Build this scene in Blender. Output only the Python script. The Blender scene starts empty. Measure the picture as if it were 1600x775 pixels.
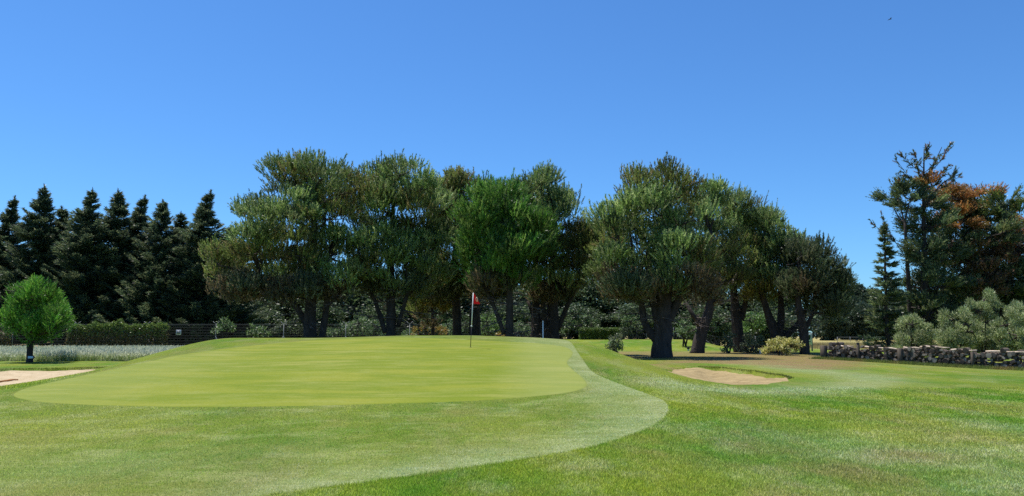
import bpy, math, random
import numpy as np
from mathutils import Vector

# ------------------------------------------------------------------ camera, sky, sun, exposure
SC = bpy.context.scene
C = SC.collection
F, HZ, EYE = 1200.0, 525.0, 1.6          # focal length in photo pixels, horizon row, eye height
PITCH = math.atan((HZ - 387.5) / F)
cam = bpy.data.cameras.new('camera'); cam_o = bpy.data.objects.new('camera', cam); C.objects.link(cam_o)
cam.sensor_width = 36.0; cam.lens = 36.0 * F / 1600.0
cam.clip_start = 0.1; cam.clip_end = 6000
cam_o.location = (0, 0, EYE); cam_o.rotation_euler = (math.pi / 2 + PITCH, 0, 0)
SC.camera = cam_o

SUNV = Vector((-0.27, 0.20, 0.92)).normalized()
EL = math.asin(SUNV.z); AZ = math.atan2(SUNV.x, SUNV.y)
w = bpy.data.worlds.new('World'); SC.world = w; w.use_nodes = True
nt = w.node_tree; nt.nodes.clear()
sky = nt.nodes.new('ShaderNodeTexSky'); sky.sky_type = 'NISHITA'; sky.sun_disc = False
sky.sun_elevation = EL; sky.sun_rotation = AZ
sky.altitude = 0; sky.air_density = 1.0; sky.dust_density = 0.25; sky.ozone_density = 2.2
hs = nt.nodes.new('ShaderNodeMix'); hs.data_type = 'RGBA'; hs.blend_type = 'MULTIPLY'; hs.inputs[0].default_value = 1.0
hs.inputs[7].default_value = (.365, .67, 1.0, 1)
bg = nt.nodes.new('ShaderNodeBackground'); bg.inputs['Strength'].default_value = 0.112
wo = nt.nodes.new('ShaderNodeOutputWorld')
nt.links.new(sky.outputs[0], hs.inputs[6]); nt.links.new(hs.outputs[2], bg.inputs[0]); nt.links.new(bg.outputs[0], wo.inputs[0])
sl = bpy.data.lights.new('sun', 'SUN'); sl.energy = 4.6; sl.angle = math.radians(0.5); sl.color = (1.0, 0.96, 0.89)
so = bpy.data.objects.new('sun', sl); C.objects.link(so); so.rotation_euler = (-SUNV).to_track_quat('-Z', 'Y').to_euler()
SC.view_settings.view_transform = 'Standard'; SC.view_settings.look = 'None'
SC.view_settings.exposure = 0.5; SC.view_settings.gamma = 1.0
SC.cycles.max_bounces = 5; SC.cycles.diffuse_bounces = 3; SC.cycles.transmission_bounces = 3
SC.cycles.use_denoising = False

# ------------------------------------------------------------------ helpers
def ss(t):
    t = np.clip(t, 0.0, 1.0); return t * t * (3 - 2 * t)

def W(px, py, d):
    """world point seen at photo pixel (px,py) at horizontal distance d"""
    u, v = px - 800.0, 387.5 - py
    y = F * math.cos(PITCH) - v * math.sin(PITCH); z = F * math.sin(PITCH) + v * math.cos(PITCH)
    k = d / y
    return np.array([u * k, d, EYE + z * k])

def px2m(r, d): return r * d / (F * 1.0)

def poly_sd(px, py, poly):
    """signed distance to polygon, positive inside (vectorised)"""
    px = np.asarray(px, float); py = np.asarray(py, float)
    best = np.full(px.shape, 1e9); inside = np.zeros(px.shape, bool)
    n = len(poly)
    for i in range(n):
        ax, ay = poly[i]; bx, by = poly[(i + 1) % n]
        ex, ey = bx - ax, by - ay
        t = np.clip(((px - ax) * ex + (py - ay) * ey) / (ex * ex + ey * ey + 1e-12), 0, 1)
        d = np.hypot(px - ax - t * ex, py - ay - t * ey)
        best = np.minimum(best, d)
        c = ((ay > py) != (by > py)) & (px < (bx - ax) * (py - ay) / ((by - ay) if by != ay else 1e-12) + ax)
        inside ^= c
    return np.where(inside, best, -best)

def line_dist(px, py, pts):
    best = np.full(np.shape(px), 1e9)
    for (ax, ay), (bx, by) in zip(pts[:-1], pts[1:]):
        ex, ey = bx - ax, by - ay
        t = np.clip(((px - ax) * ex + (py - ay) * ey) / (ex * ex + ey * ey + 1e-12), 0, 1)
        best = np.minimum(best, np.hypot(px - ax - t * ex, py - ay - t * ey))
    return best

def catmull(pts, n=10, closed=True):
    pts = [np.array(p, float) for p in pts]; out = []; N = len(pts)
    for i in range(N if closed else N - 1):
        if closed: p0, p1, p2, p3 = pts[i - 1], pts[i], pts[(i + 1) % N], pts[(i + 2) % N]
        else: p0, p1, p2, p3 = pts[max(i - 1, 0)], pts[i], pts[i + 1], pts[min(i + 2, N - 1)]
        for k in range(n):
            t = k / n
            out.append(0.5 * ((2 * p1) + (-p0 + p2) * t + (2 * p0 - 5 * p1 + 4 * p2 - p3) * t * t + (-p0 + 3 * p1 - 3 * p2 + p3) * t ** 3))
    if not closed: out.append(pts[-1])
    return np.array(out)

def smooth_noise(x, y, s, seed):
    """cheap smooth 2-D noise in [-1,1]"""
    r = np.random.RandomState(seed); v = 0
    for k in range(5):
        a = r.uniform(0, 6.28); f = r.uniform(0.6, 1.5) / s
        v = v + np.sin((x * math.cos(a) + y * math.sin(a)) * f * 6.28 + r.uniform(0, 6.28))
    return v / 5

# ------------------------------------------------------------------ terrain shape
def mound(x, y):
    t = np.clip((y - 16.5) / 21.5, 0, 1)
    up = 1.62 * np.sin(t * math.pi / 2) ** 1.3
    back = 1 - ss((y - 38.5) / 9.0)
    xr = 6.2 - 1.2 * np.clip((27 - y) / 8, 0, 1)
    lat_r = np.interp(x, [-9, -5, -2, 1.0, 2.3, 3.2, 4.4, 5.2, 6.2, 7.2], [.93, 1.0, 1.0, .94, .89, .83, .63, .43, .17, .02])
    xl = -16.6 - 2.2 * np.clip((y - 25) / 13, 0, 1)
    lat_l = ss((x - xl) / 5.2)
    return up * back * lat_r * lat_l

def base_h(x, y):
    z = mound(x, y)
    z = z + 1.15 * ss((y - 80) / 20.0) * ss((27.5 - x) / 5) * ss((x + 8) / 10)      # raised green at the back
    z = z - 0.36 * ss((x - 20) / 9.5) * (1 - ss((y - 55) / 25)) * ss((y - 14) / 14)
    return z

def G(px, py):
    """ground point under a photo pixel (march the ray on to the terrain)"""
    a = W(px, py, 1.0) - np.array([0, 0, EYE]); d = 5.0
    while d < 800:
        p = np.array([0, 0, EYE]) + a * d
        if p[2] <= float(base_h(p[0], p[1])): return p
        d += 0.02 + d * 0.001
    return p

def gz(x, y): return float(base_h(x, y))

def flat(px, py): d_ = EYE * F / (py - HZ); return ((px - 800) * d_ / F, d_)
BUNK_R = catmull([flat(*q) for q in ((1046, 597), (1100, 599.5), (1160, 600), (1205, 598), (1230, 593), (1224, 588), (1190, 582), (1150, 577), (1110, 573.2), (1070, 573.8), (1046, 577), (1037, 583.5), (1039, 591))], 8)
BUNK_L = catmull([(-15.6, 22.9), (-18.5, 22.3), (-23, 23.5), (-26.5, 26), (-27, 31), (-25.5, 36.2), (-22.6, 37.4), (-20.6, 38.6), (-18.9, 38.4), (-17.7, 35.8), (-17.3, 31), (-16.7, 27.5)], 8)

for _P, _k in ((BUNK_L, 1.2),):
    m_ = _P[:, 1] > 30; y2 = 30 + (_P[m_, 1] - 30) * _k; _P[m_, 0] *= 1 + (y2 / _P[m_, 1] - 1) * (1 if _k > 1.3 else .25); _P[m_, 1] = y2

for _P in (BUNK_R, BUNK_L):
    _c = _P.mean(0); _v = _P - _c; _w = 1 + .06 * smooth_noise(_P[:, 0], _P[:, 1], 2.3, 51) + .03 * smooth_noise(_P[:, 0], _P[:, 1], .8, 52); _P[:] = _c + _v * _w[:, None]

def sand_h(x, y, sd, side, sheet_=False):
    prof = (0.17 if side == 'r' else .12) * ss(sd / 2.2)
    lip = np.where(y > (30.0 if side == 'r' else 31.0), (0.05 + .13 * ss((x / y - .235) / .03)) if side == 'r' else .12, 0.03) * np.where(sheet_, 1.0, ss(sd / 0.12))
    return base_h(x, y) - lip - prof + 0.03 * smooth_noise(x, y, 0.9, 5) + .022 * smooth_noise(x, y, .45, 15) + 0.035 * smooth_noise(x, y, 2.1, 6) * ss(sd / .6)

def terrain_h(x, y):
    z = base_h(x, y)
    for poly, side in ((BUNK_R, 'r'), (BUNK_L, 'l')):
        x0, y0 = poly.min(0) - 1; x1, y1 = poly.max(0) + 1
        m = (x > x0) & (x < x1) & (y > y0) & (y < y1)
        if not m.any(): continue
        xs, ys = x[m], y[m]; sd = poly_sd(xs, ys, poly)
        zz = np.where(sd > 0, sand_h(xs, ys, sd, side) - 0.05 * ss(sd / .2), z[m])
        if side == 'r': zz = zz + 0.03 * np.exp(-((sd + 0.25) / .28) ** 2) * ss((ys - 31) / 3)
        if side == 'l': zz = zz + 0.02 * np.exp(-((sd + 0.25) / .28) ** 2) * ss((ys - 32) / 3)
        z[m] = zz
    return z

# ------------------------------------------------------------------ object helpers
def tag(o, label=None, cat=None, group=None, kind=None):
    if label: o['label'] = label
    if cat: o['category'] = cat
    if group: o['group'] = group
    if kind: o['kind'] = kind
    return o

def empty(name, loc, label, cat, group=None):
    o = bpy.data.objects.new(name, None); C.objects.link(o); o.location = tuple(loc); o.empty_display_size = 0.3
    return tag(o, label, cat, group)

def np_mesh(name, V, faces, mat, parent=None, attr=None, smooth=False, attr_name='tint', loc=None):
    """faces: (N,k) int array or list of such arrays"""
    me = bpy.data.meshes.new(name)
    if not isinstance(faces, list): faces = [faces]
    V = np.asarray(V, np.float32).reshape(-1, 3)
    me.vertices.add(len(V)); me.vertices.foreach_set('co', V.ravel())
    idx = np.concatenate([f.ravel() for f in faces]).astype(np.int32)
    tot = np.concatenate([np.full(len(f), f.shape[1]) for f in faces]).astype(np.int32)
    st = np.concatenate([[0], np.cumsum(tot)[:-1]]).astype(np.int32)
    me.loops.add(len(idx)); me.loops.foreach_set('vertex_index', idx)
    me.polygons.add(len(tot)); me.polygons.foreach_set('loop_start', st)
    me.update(calc_edges=True)
    if smooth: me.polygons.foreach_set('use_smooth', np.ones(len(tot), bool))
    if attr is not None:
        a = me.color_attributes.new(attr_name, 'FLOAT_COLOR', 'POINT')
        c = np.ones((len(V), 4), np.float32); c[:, :3] = attr; a.data.foreach_set('color', c.ravel())
    me.materials.append(mat)
    o = bpy.data.objects.new(name, me); C.objects.link(o)
    if parent: o.parent = parent
    if loc is not None: o.location = tuple(loc)
    return o

def grid_faces(nx, ny, closed_x=False):
    i = np.arange(ny - 1)[:, None]; j = np.arange(nx if closed_x else nx - 1)[None, :]
    a = i * nx + j; b = i * nx + (j + 1) % nx
    return np.stack([a, b, b + nx, a + nx], -1).reshape(-1, 4)

class Geo:
    """collects vertices/faces of one part"""
    def __init__(s): s.V = []; s.F = {}; s.n = 0; s.A = []
    def add(s, V, Fc, col=None):
        V = np.asarray(V, float).reshape(-1, 3)
        Fc = Fc if isinstance(Fc, list) else [Fc]
        for f in Fc:
            f = np.asarray(f, int); s.F.setdefault(f.shape[1], []).append(f + s.n)
        s.V.append(V); s.n += len(V)
        c = np.ones((len(V), 3)) * (np.asarray(col) if col is not None else 1.0); s.A.append(c)
    def tube(s, pts, rad, sides=8, cap=True, wob=0.0, rng=None, col=None):
        pts = np.asarray(pts, float); n = len(pts); rad = np.broadcast_to(rad, (n,))
        T = np.gradient(pts, axis=0); T /= np.linalg.norm(T, axis=1)[:, None] + 1e-9
        ref = np.array([0, 1.0, 0.1]) if abs(T[0][1]) < 0.85 else np.array([1.0, 0, 0])
        U = np.cross(T, ref); U /= np.linalg.norm(U, axis=1)[:, None] + 1e-9; B = np.cross(T, U)
        a = np.linspace(0, 2 * math.pi, sides, endpoint=False)
        rr = rad[:, None] * (1 + (wob * (rng.rand(n, sides) - .5) if wob else 0))
        V = pts[:, None] + U[:, None] * (np.cos(a)[None, :, None] * rr[..., None]) + B[:, None] * (np.sin(a)[None, :, None] * rr[..., None])
        Fq = grid_faces(sides, n, True)
        if cap:
            V = np.concatenate([V.reshape(-1, 3), pts[:1], pts[-1:]]); k = n * sides
            j = np.arange(sides); j2 = (j + 1) % sides
            t1 = np.stack([j2, j, np.full(sides, k)], -1); t2 = np.stack([(n - 1) * sides + j, (n - 1) * sides + j2, np.full(sides, k + 1)], -1)
            s.add(V, [Fq, t1, t2], col)
        else: s.add(V, Fq, col)
    def box(s, c, size, rot=0.0, bev=0.0, col=None):
        x, y, z = np.array(size) / 2
        if bev <= 0:
            V = np.array([[-x, -y, -z], [x, -y, -z], [x, y, -z], [-x, y, -z], [-x, -y, z], [x, -y, z], [x, y, z], [-x, y, z]])
            Fc = np.array([[0, 3, 2, 1], [4, 5, 6, 7], [0, 1, 5, 4], [1, 2, 6, 5], [2, 3, 7, 6], [3, 0, 4, 7]])
        else:
            b = min(bev, x * .9, y * .9, z * .9); rings = []
            for zz, ins in ((-z, b), (-z + b, 0), (z - b, 0), (z, b)):
                X, Y = x - ins, y - ins; q = b * .6
                rings.append([[-X + q, -Y, zz], [X - q, -Y, zz], [X, -Y + q, zz], [X, Y - q, zz], [X - q, Y, zz], [-X + q, Y, zz], [-X, Y - q, zz], [-X, -Y + q, zz]])
            V = np.array(rings).reshape(-1, 3); Fc = [grid_faces(8, 4, True), np.array([[7, 6, 5, 4, 3, 2, 1, 0]]), np.array([[24, 25, 26, 27, 28, 29, 30, 31]])]
        ca, sa = math.cos(rot), math.sin(rot)
        V = np.stack([V[:, 0] * ca - V[:, 1] * sa, V[:, 0] * sa + V[:, 1] * ca, V[:, 2]], -1) + np.array(c)
        s.add(V, Fc, col)
    def build(s, name, mat, parent=None, smooth=False, loc=None, off=None):
        V = np.concatenate(s.V)
        if off is not None: V = V - np.asarray(off)
        return np_mesh(name, V, [np.concatenate(f) for f in s.F.values()], mat, parent, np.concatenate(s.A), smooth, loc=loc)

# ------------------------------------------------------------------ materials
def new_mat(name):
    m = bpy.data.materials.new(name); m.use_nodes = True; n = m.node_tree; n.nodes.clear()
    o = n.nodes.new('ShaderNodeOutputMaterial'); p = n.nodes.new('ShaderNodeBsdfPrincipled')
    n.links.new(p.outputs[0], o.inputs[0]); return m, n, p, o

def node(n, t, **kw):
    x = n.nodes.new(t)
    for k, v in kw.items(): setattr(x, k, v)
    return x

def mixc(n, fac, a, b, blend='MIX'):
    m = n.nodes.new('ShaderNodeMix'); m.data_type = 'RGBA'; m.blend_type = blend
    for sock, v in ((m.inputs[0], fac), (m.inputs[6], a), (m.inputs[7], b)):
        if hasattr(v, 'links') or isinstance(v, bpy.types.NodeSocket): n.links.new(v, sock)
        elif isinstance(v, (tuple, list)): sock.default_value = (*v, 1.0)
        else: sock.default_value = v
    return m.outputs[2]

def ramp(n, v, a, b, lo=0.0, hi=1.0):
    m = n.nodes.new('ShaderNodeMapRange'); m.clamp = True
    n.links.new(v, m.inputs[0]); m.inputs[1].default_value = a; m.inputs[2].default_value = b
    m.inputs[3].default_value = lo; m.inputs[4].default_value = hi; return m.outputs[0]

def noise(n, vec, scale, detail=3, rough=0.55, stretch=None, dist=0.0):
    if stretch:
        mp = n.nodes.new('ShaderNodeMapping'); mp.inputs['Scale'].default_value = stretch[:3]
        if len(stretch) > 3: mp.inputs['Rotation'].default_value = (0, 0, stretch[3])
        n.links.new(vec, mp.inputs[0]); vec = mp.outputs[0]
    t = n.nodes.new('ShaderNodeTexNoise'); n.links.new(vec, t.inputs['Vector'])
    t.inputs['Scale'].default_value = scale; t.inputs['Detail'].default_value = detail; t.inputs['Roughness'].default_value = rough
    t.inputs['Distortion'].default_value = dist
    return t.outputs['Fac']

def math_n(n, op, a, b=None):
    m = n.nodes.new('ShaderNodeMath'); m.operation = op
    for i, v in enumerate((a, b)):
        if v is None: continue
        if isinstance(v, bpy.types.NodeSocket): n.links.new(v, m.inputs[i])
        else: m.inputs[i].default_value = v
    return m.outputs[0]

def turf(name, kind):
    """kind: rough / apron / green / blade.  colour attribute 'zone': R bare earth, G straw, B pale dry band"""
    m, n, p, o = new_mat(name)
    co = node(n, 'ShaderNodeTexCoord').outputs['Object']
    big = noise(n, co, 0.30, 4, 0.6, (1, .42, 1)); mid = noise(n, co, 1.3, 4, 0.65, (1, .45, 1)); fine = noise(n, co, 9.0, 4, 0.7)
    vfine = noise(n, co, 55.0, 3, 0.75)
    if kind == 'green':
        c = mixc(n, ramp(n, big, .38, .64), (.168, .200, .018), (.215, .225, .030))
        streak = noise(n, co, 0.55, 4, 0.6, (0.35, 1.5, 1, 0.12))
        c = mixc(n, ramp(n, streak, .42, .56, 0, 1.0), c, (.128, .172, .012))
        c = mixc(n, ramp(n, streak, .54, .68, 0, .8), c, (.250, .250, .055))
        fr = noise(n, co, 1.6, 5, 0.7, (0.5, 1.2, 1))
        c = mixc(n, ramp(n, fr, .5, .68, 0, .5), c, (.225, .245, .060))
        c = mixc(n, ramp(n, vfine, .35, .7, 0, .28), c, (.10, .14, .015))
        f2 = noise(n, co, 14.0, 4, 0.8); c = mixc(n, ramp(n, f2, .40, .62, 0, .32), c, mixc(n, 1.0, c, (1.35, 1.25, 1.6), 'MULTIPLY')); c = mixc(n, ramp(n, f2, .48, .36, 0, .30), c, mixc(n, 1.0, c, (.65, .72, .6), 'MULTIPLY'))
        att = node(n, 'ShaderNodeVertexColor', layer_name='zone'); sp = node(n, 'ShaderNodeSeparateColor'); n.links.new(att.outputs[0], sp.inputs[0])
        c = mixc(n, math_n(n, 'MULTIPLY', sp.outputs[2], .75), c, (.24, .265, .085))
    else:
        if kind == 'apron':
            c = mixc(n, ramp(n, big, .38, .62), (.105, .155, .016), (.160, .190, .032))
        else:
            c = mixc(n, ramp(n, big, .40, .60), (.095, .190, .014), (.200, .245, .022))
        c = mixc(n, ramp(n, mid, .48, .68, 0, .65), c, (.175, .195, .035) if kind == 'apron' else (.200, .225, .035))
        pale = noise(n, co, 0.9, 6, 0.72, (1, .38, 1, -.2) if kind != 'apron' else (.6, .8, 1, -.2))
        pc = (.300, .320, .130)
        c = mixc(n, ramp(n, pale, .50, .62, 0, .5 if kind == 'apron' else .4), c, pc)
        br = noise(n, co, 0.6, 6, 0.7, (1, .4, 1, .25))
        c = mixc(n, ramp(n, br, .50, .68, 0, .42 if kind != 'apron' else .25), c, (.230, .180, .075))
        att = node(n, 'ShaderNodeVertexColor', layer_name='zone'); sp = node(n, 'ShaderNodeSeparateColor'); n.links.new(att.outputs[0], sp.inputs[0])
        nb = math_n(n, 'MULTIPLY', sp.outputs[2], ramp(n, noise(n, co, 2.2, 5, .7, (.5, 1.3, 1)), .30, .62, .25, 1.0))
        c = mixc(n, nb, c, (.310, .350, .175))
        straw = mixc(n, mid, (.42, .31, .13), (.33, .29, .11))
        st = math_n(n, 'MULTIPLY', sp.outputs[1], ramp(n, mid, .3, .6, .7, 1.0))
        c = mixc(n, st, c, straw)
        earth = mixc(n, ramp(n, fine, .35, .65), (.30, .19, .10), (.20, .14, .06))
        er = math_n(n, 'MULTIPLY', sp.outputs[0], ramp(n, mid, .30, .58, .45, 1.0))
        c = mixc(n, er, c, earth)
        if kind != 'blade':
            f2 = noise(n, co, 24.0, 3, 0.8)
            c = mixc(n, ramp(n, f2, .56, .66, 0, .55), c, mixc(n, 1.0, c, (1.7, 1.5, 2.2), 'MULTIPLY'))
            c = mixc(n, ramp(n, f2, .47, .36, 0, .65), c, mixc(n, 1.0, c, (.45, .52, .4), 'MULTIPLY'))
            c = mixc(n, ramp(n, vfine, .58, .72, 0, .5), c, mixc(n, 1.0, c, (1.9, 1.6, 2.4), 'MULTIPLY'))
            c = mixc(n, ramp(n, fine, .40, .70, 0, .45), c, mixc(n, 1.0, c, (.62, .70, .5), 'MULTIPLY'))
            c = mixc(n, ramp(n, vfine, .46, .66, 0, .5), c, mixc(n, 1.0, c, (.45, .50, .4), 'MULTIPLY'))
        else:
            a2 = node(n, 'ShaderNodeVertexColor', layer_name='tint')
            c = mixc(n, 1.0, c, a2.outputs[0], 'MULTIPLY')
    n.links.new(c, p.inputs['Base Color'])
    p.inputs['Roughness'].default_value = 0.8; p.inputs['Specular IOR Level'].default_value = 0.06 if kind != 'blade' else 0.25
    if kind != 'blade':
        b = node(n, 'ShaderNodeBump'); b.inputs['Strength'].default_value = {'green': .25, 'apron': .6, 'rough': .9}[kind]
        b.inputs['Distance'].default_value = {'green': .006, 'apron': .02, 'rough': .04}[kind]
        hb = math_n(n, 'ADD', vfine, math_n(n, 'MULTIPLY', fine, 1.2)); n.links.new(hb, b.inputs['Height']); n.links.new(b.outputs[0], p.inputs['Normal'])
    else:
        t = node(n, 'ShaderNodeBsdfTranslucent'); n.links.new(c, t.inputs[0]); mx = node(n, 'ShaderNodeMixShader'); mx.inputs[0].default_value = .45
        n.links.new(p.outputs[0], mx.inputs[1]); n.links.new(t.outputs[0], mx.inputs[2]); n.links.new(mx.outputs[0], o.inputs[0])
    return m

def leaf_mat(name, rough=.55, trans=.28, spec=.35):
    m, n, p, o = new_mat(name)
    a = node(n, 'ShaderNodeVertexColor', layer_name='tint')
    co = node(n, 'ShaderNodeTexCoord').outputs['Object']
    c = mixc(n, ramp(n, noise(n, co, .8, 3), .35, .65, 0, .35), a.outputs[0], mixc(n, 1.0, a.outputs[0], (.65, .72, .8), 'MULTIPLY'))
    n.links.new(c, p.inputs['Base Color']); p.inputs['Roughness'].default_value = rough; p.inputs['Specular IOR Level'].default_value = spec
    t = node(n, 'ShaderNodeBsdfTranslucent'); n.links.new(c, t.inputs[0]); mx = node(n, 'ShaderNodeMixShader'); mx.inputs[0].default_value = trans
    n.links.new(p.outputs[0], mx.inputs[1]); n.links.new(t.outputs[0], mx.inputs[2]); n.links.new(mx.outputs[0], o.inputs[0])
    return m

def rough_mat(name, c1, c2, scale=6, rough=.85, bump=.5, dist=.03, stretch=None, use_tint=False):
    m, n, p, o = new_mat(name)
    co = node(n, 'ShaderNodeTexCoord').outputs['Object']
    f = noise(n, co, scale, 5, .65, stretch); g = noise(n, co, scale * 5, 4, .7, stretch)
    c = mixc(n, ramp(n, f, .35, .65), c1, c2); c = mixc(n, ramp(n, g, .45, .7, 0, .5), c, mixc(n, 1.0, c, (.5, .5, .5), 'MULTIPLY'))
    if use_tint:
        a = node(n, 'ShaderNodeVertexColor', layer_name='tint'); c = mixc(n, 1.0, c, a.outputs[0], 'MULTIPLY')
    n.links.new(c, p.inputs['Base Color']); p.inputs['Roughness'].default_value = rough; p.inputs['Specular IOR Level'].default_value = .25
    b = node(n, 'ShaderNodeBump'); b.inputs['Strength'].default_value = bump; b.inputs['Distance'].default_value = dist
    n.links.new(math_n(n, 'ADD', f, g), b.inputs['Height']); n.links.new(b.outputs[0], p.inputs['Normal'])
    return m

M_ROUGH, M_APRON, M_GREEN, M_BLADE = turf('rough_turf', 'rough'), turf('mown_apron', 'apron'), turf('green_turf', 'green'), turf('grass_blade', 'blade')
M_NEEDLE = leaf_mat('pine_needles', .42, .5, .55)
M_LEAF = leaf_mat('leaves', .45, .35, .45)
M_DRY = leaf_mat('dry_grass', .7, .4, .2)
M_BARK = rough_mat('bark', (.035, .028, .024), (.075, .060, .052), 3.5, .9, .9, .06, (1, 1, .35), True)
M_DEAD = rough_mat('dead_wood', (.16, .13, .11), (.30, .26, .23), 5, .9, .4, .01)
M_SANDL = rough_mat('pale_sand', (.40, .305, .175), (.50, .395, .25), 1.6, .95, .8, .04)
M_SAND = rough_mat('sand', (.25, .180, .080), (.36, .270, .130), 1.1, .95, .9, .05)
M_CUT = rough_mat('cut_wood', (.10, .09, .08), (.20, .18, .155), 9, .85, .4, .01, None, True)
M_LOGBARK = rough_mat('log_bark', (.10, .075, .055), (.22, .17, .125), 7, .9, .9, .02, (1, .4, 1), True)
M_POSTW = rough_mat('weathered_post', (.09, .07, .055), (.15, .12, .09), 6, .9, .5, .01, (1, 1, .2))
M_STEEL = rough_mat('galvanised', (.25, .26, .26), (.34, .34, .33), 10, .7, .1, .002)
M_WIRE = rough_mat('dull_wire', (.10, .11, .115), (.16, .17, .17), 10, .8, .1, .002)
M_WHITE = rough_mat('white_paint', (.72, .73, .72), (.80, .80, .78), 8, .45, .1, .002)
M_RED = rough_mat('red_cloth', (.72, .02, .025), (.80, .04, .035), 6, .6, .2, .01)
M_PALEBLUE = rough_mat('pale_blue_board', (.62, .76, .80), (.68, .80, .84), 3, .5, .1, .002)
M_DARKG = rough_mat('dark_green_paint', (.02, .05, .03), (.03, .07, .04), 8, .5, .1, .002)
M_BLACK = rough_mat('black_metal', (.015, .015, .015), (.03, .03, .03), 8, .5, .1, .002)
M_STICK = rough_mat('brown_wood', (.34, .16, .05), (.42, .20, .07), 8, .6, .2, .004)
_n = M_RED.node_tree; _t = _n.nodes.new('ShaderNodeBsdfTranslucent'); _t.inputs[0].default_value = (.8, .03, .03, 1); _m = _n.nodes.new('ShaderNodeMixShader'); _m.inputs[0].default_value = .5
_n.links.new(next(q for q in _n.nodes if q.type == 'BSDF_PRINCIPLED').outputs[0], _m.inputs[1]); _n.links.new(_t.outputs[0], _m.inputs[2]); _n.links.new(_m.outputs[0], next(q for q in _n.nodes if q.type == 'OUTPUT_MATERIAL').inputs[0])
M_YELLOW = rough_mat('pale_emblem', (.82, .70, .45), (.86, .76, .5), 8, .6, .1, .002)

# ------------------------------------------------------------------ ground sheets
def axis(lo, hi, step, far_lo, far_hi, g=1.09):
    a = list(np.arange(lo, hi + 1e-6, step)); s = step; v = hi
    while v < far_hi: s *= g; v += s; a.append(v)
    s = step; v = lo; b = []
    while v > far_lo: s *= g; v -= s; b.append(v)
    return np.array(b[::-1] + a)

EARTH = [G(*p)[:2] for p in ((955, 549), (985, 561), (1040, 569), (1150, 568), (1300, 576), (1330, 562), (1240, 553), (1200, 549.5), (1120, 551))]
EARTH = catmull(EARTH, 5)
BAND = [G(*p)[:2] for p in ((1045, 600), (1130, 610), (1230, 611), (1320, 604), (1362, 596), (1345, 588), (1270, 579), (1190, 568), (1130, 562))]
BAND = catmull(BAND, 5, False)

def zones(x, y):
    z = np.zeros(x.shape + (3,))
    sd = poly_sd(x, y, EARTH)
    z[..., 0] = ss((sd + 2.2 + 1.2 * smooth_noise(x, y, 4, 3)) / 3.5) * .95
    z[..., 0] *= 1 - ss((mound(x, y) - .02) / .12)
    z[..., 0] = np.maximum(z[..., 0], .8 * ss((y - 52) / 5) * ss((86 - y) / 6) * ss((x + 30) / 8) * ss((30 - x) / 4))
    far = ss((y - 92) / 10) * ss((x - 27) / 6)
    z[..., 1] = np.maximum(far, ss((y - 170) / 10))
    z[..., 0] = np.maximum(z[..., 0], .9 * ss((y - 103) / 5) * ss((175 - y) / 6) * ss((30 - x) / 4) + .9 * ss((y - 86) / 3) * ss((4 - x) / 3) * ss((175 - y) / 5))
    z[..., 1] = np.maximum(z[..., 1], .5 * ss((x - 15) / 12) * ss((y - 26) / 14) * (1 - ss((y - 60) / 10)) * (0.5 + .5 * smooth_noise(x, y, 7, 9)))
    db = line_dist(x, y, BAND)
    z[..., 2] = .75 * np.exp(-(db / (0.45 + y * .035)) ** 2)
    z[..., 2] = np.maximum(z[..., 2], .6 * ss((x - 1) / 5) * (1 - ss((y - 11) / 5)) * (.5 + .5 * smooth_noise(x, y, 2.5, 21)))
    z[..., 0] = np.maximum(z[..., 0], .42 * ss((x - 0) / 4) * (1 - ss((y - 10) / 4)) * np.clip(.2 + smooth_noise(x, y, 2.0, 23), 0, 1))
    back = ss((y - 78) / 3) * ss((112 - y) / 3) * ss((26.5 - x) / 2)
    z[..., 0] *= 1 - back; z[..., 1] *= 1 - back
    return z

xs = axis(-27, 14, .12, -2500, 2500); ys = axis(5, 42, .12, -40, 4200)
X, Y = np.meshgrid(xs, ys); Z = terrain_h(X.ravel().copy(), Y.ravel().copy())
o = np_mesh('ground', np.stack([X.ravel(), Y.ravel(), Z], -1), grid_faces(len(xs), len(ys)), M_ROUGH, None, zones(X.ravel(), Y.ravel()), True, 'zone')
tag(o, kind='structure')

def sheet(name, poly, centre, off, mat, nr, zone=None, hfun=None, mul=6):
    poly = catmull(poly, mul) if mul > 1 else poly; nb = len(poly); t = np.linspace(0.002, 1, nr)
    P = np.array(centre)[None, None] + (poly[None] - np.array(centre)[None, None]) * t[:, None, None]
    x, y = P[..., 0].ravel(), P[..., 1].ravel(); sd = poly_sd(x, y, poly)
    z = (base_h(x, y) if hfun is None else hfun(x, y, sd)) + off * np.where(sd > 1e-4, 1, .1)
    a = zone(x, y, sd) if zone else np.zeros((len(x), 3))
    o = np_mesh(name, np.stack([x, y, z], -1), grid_faces(nb, nr, True), mat, None, a, True, 'zone')
    return tag(o, kind='structure')

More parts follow.
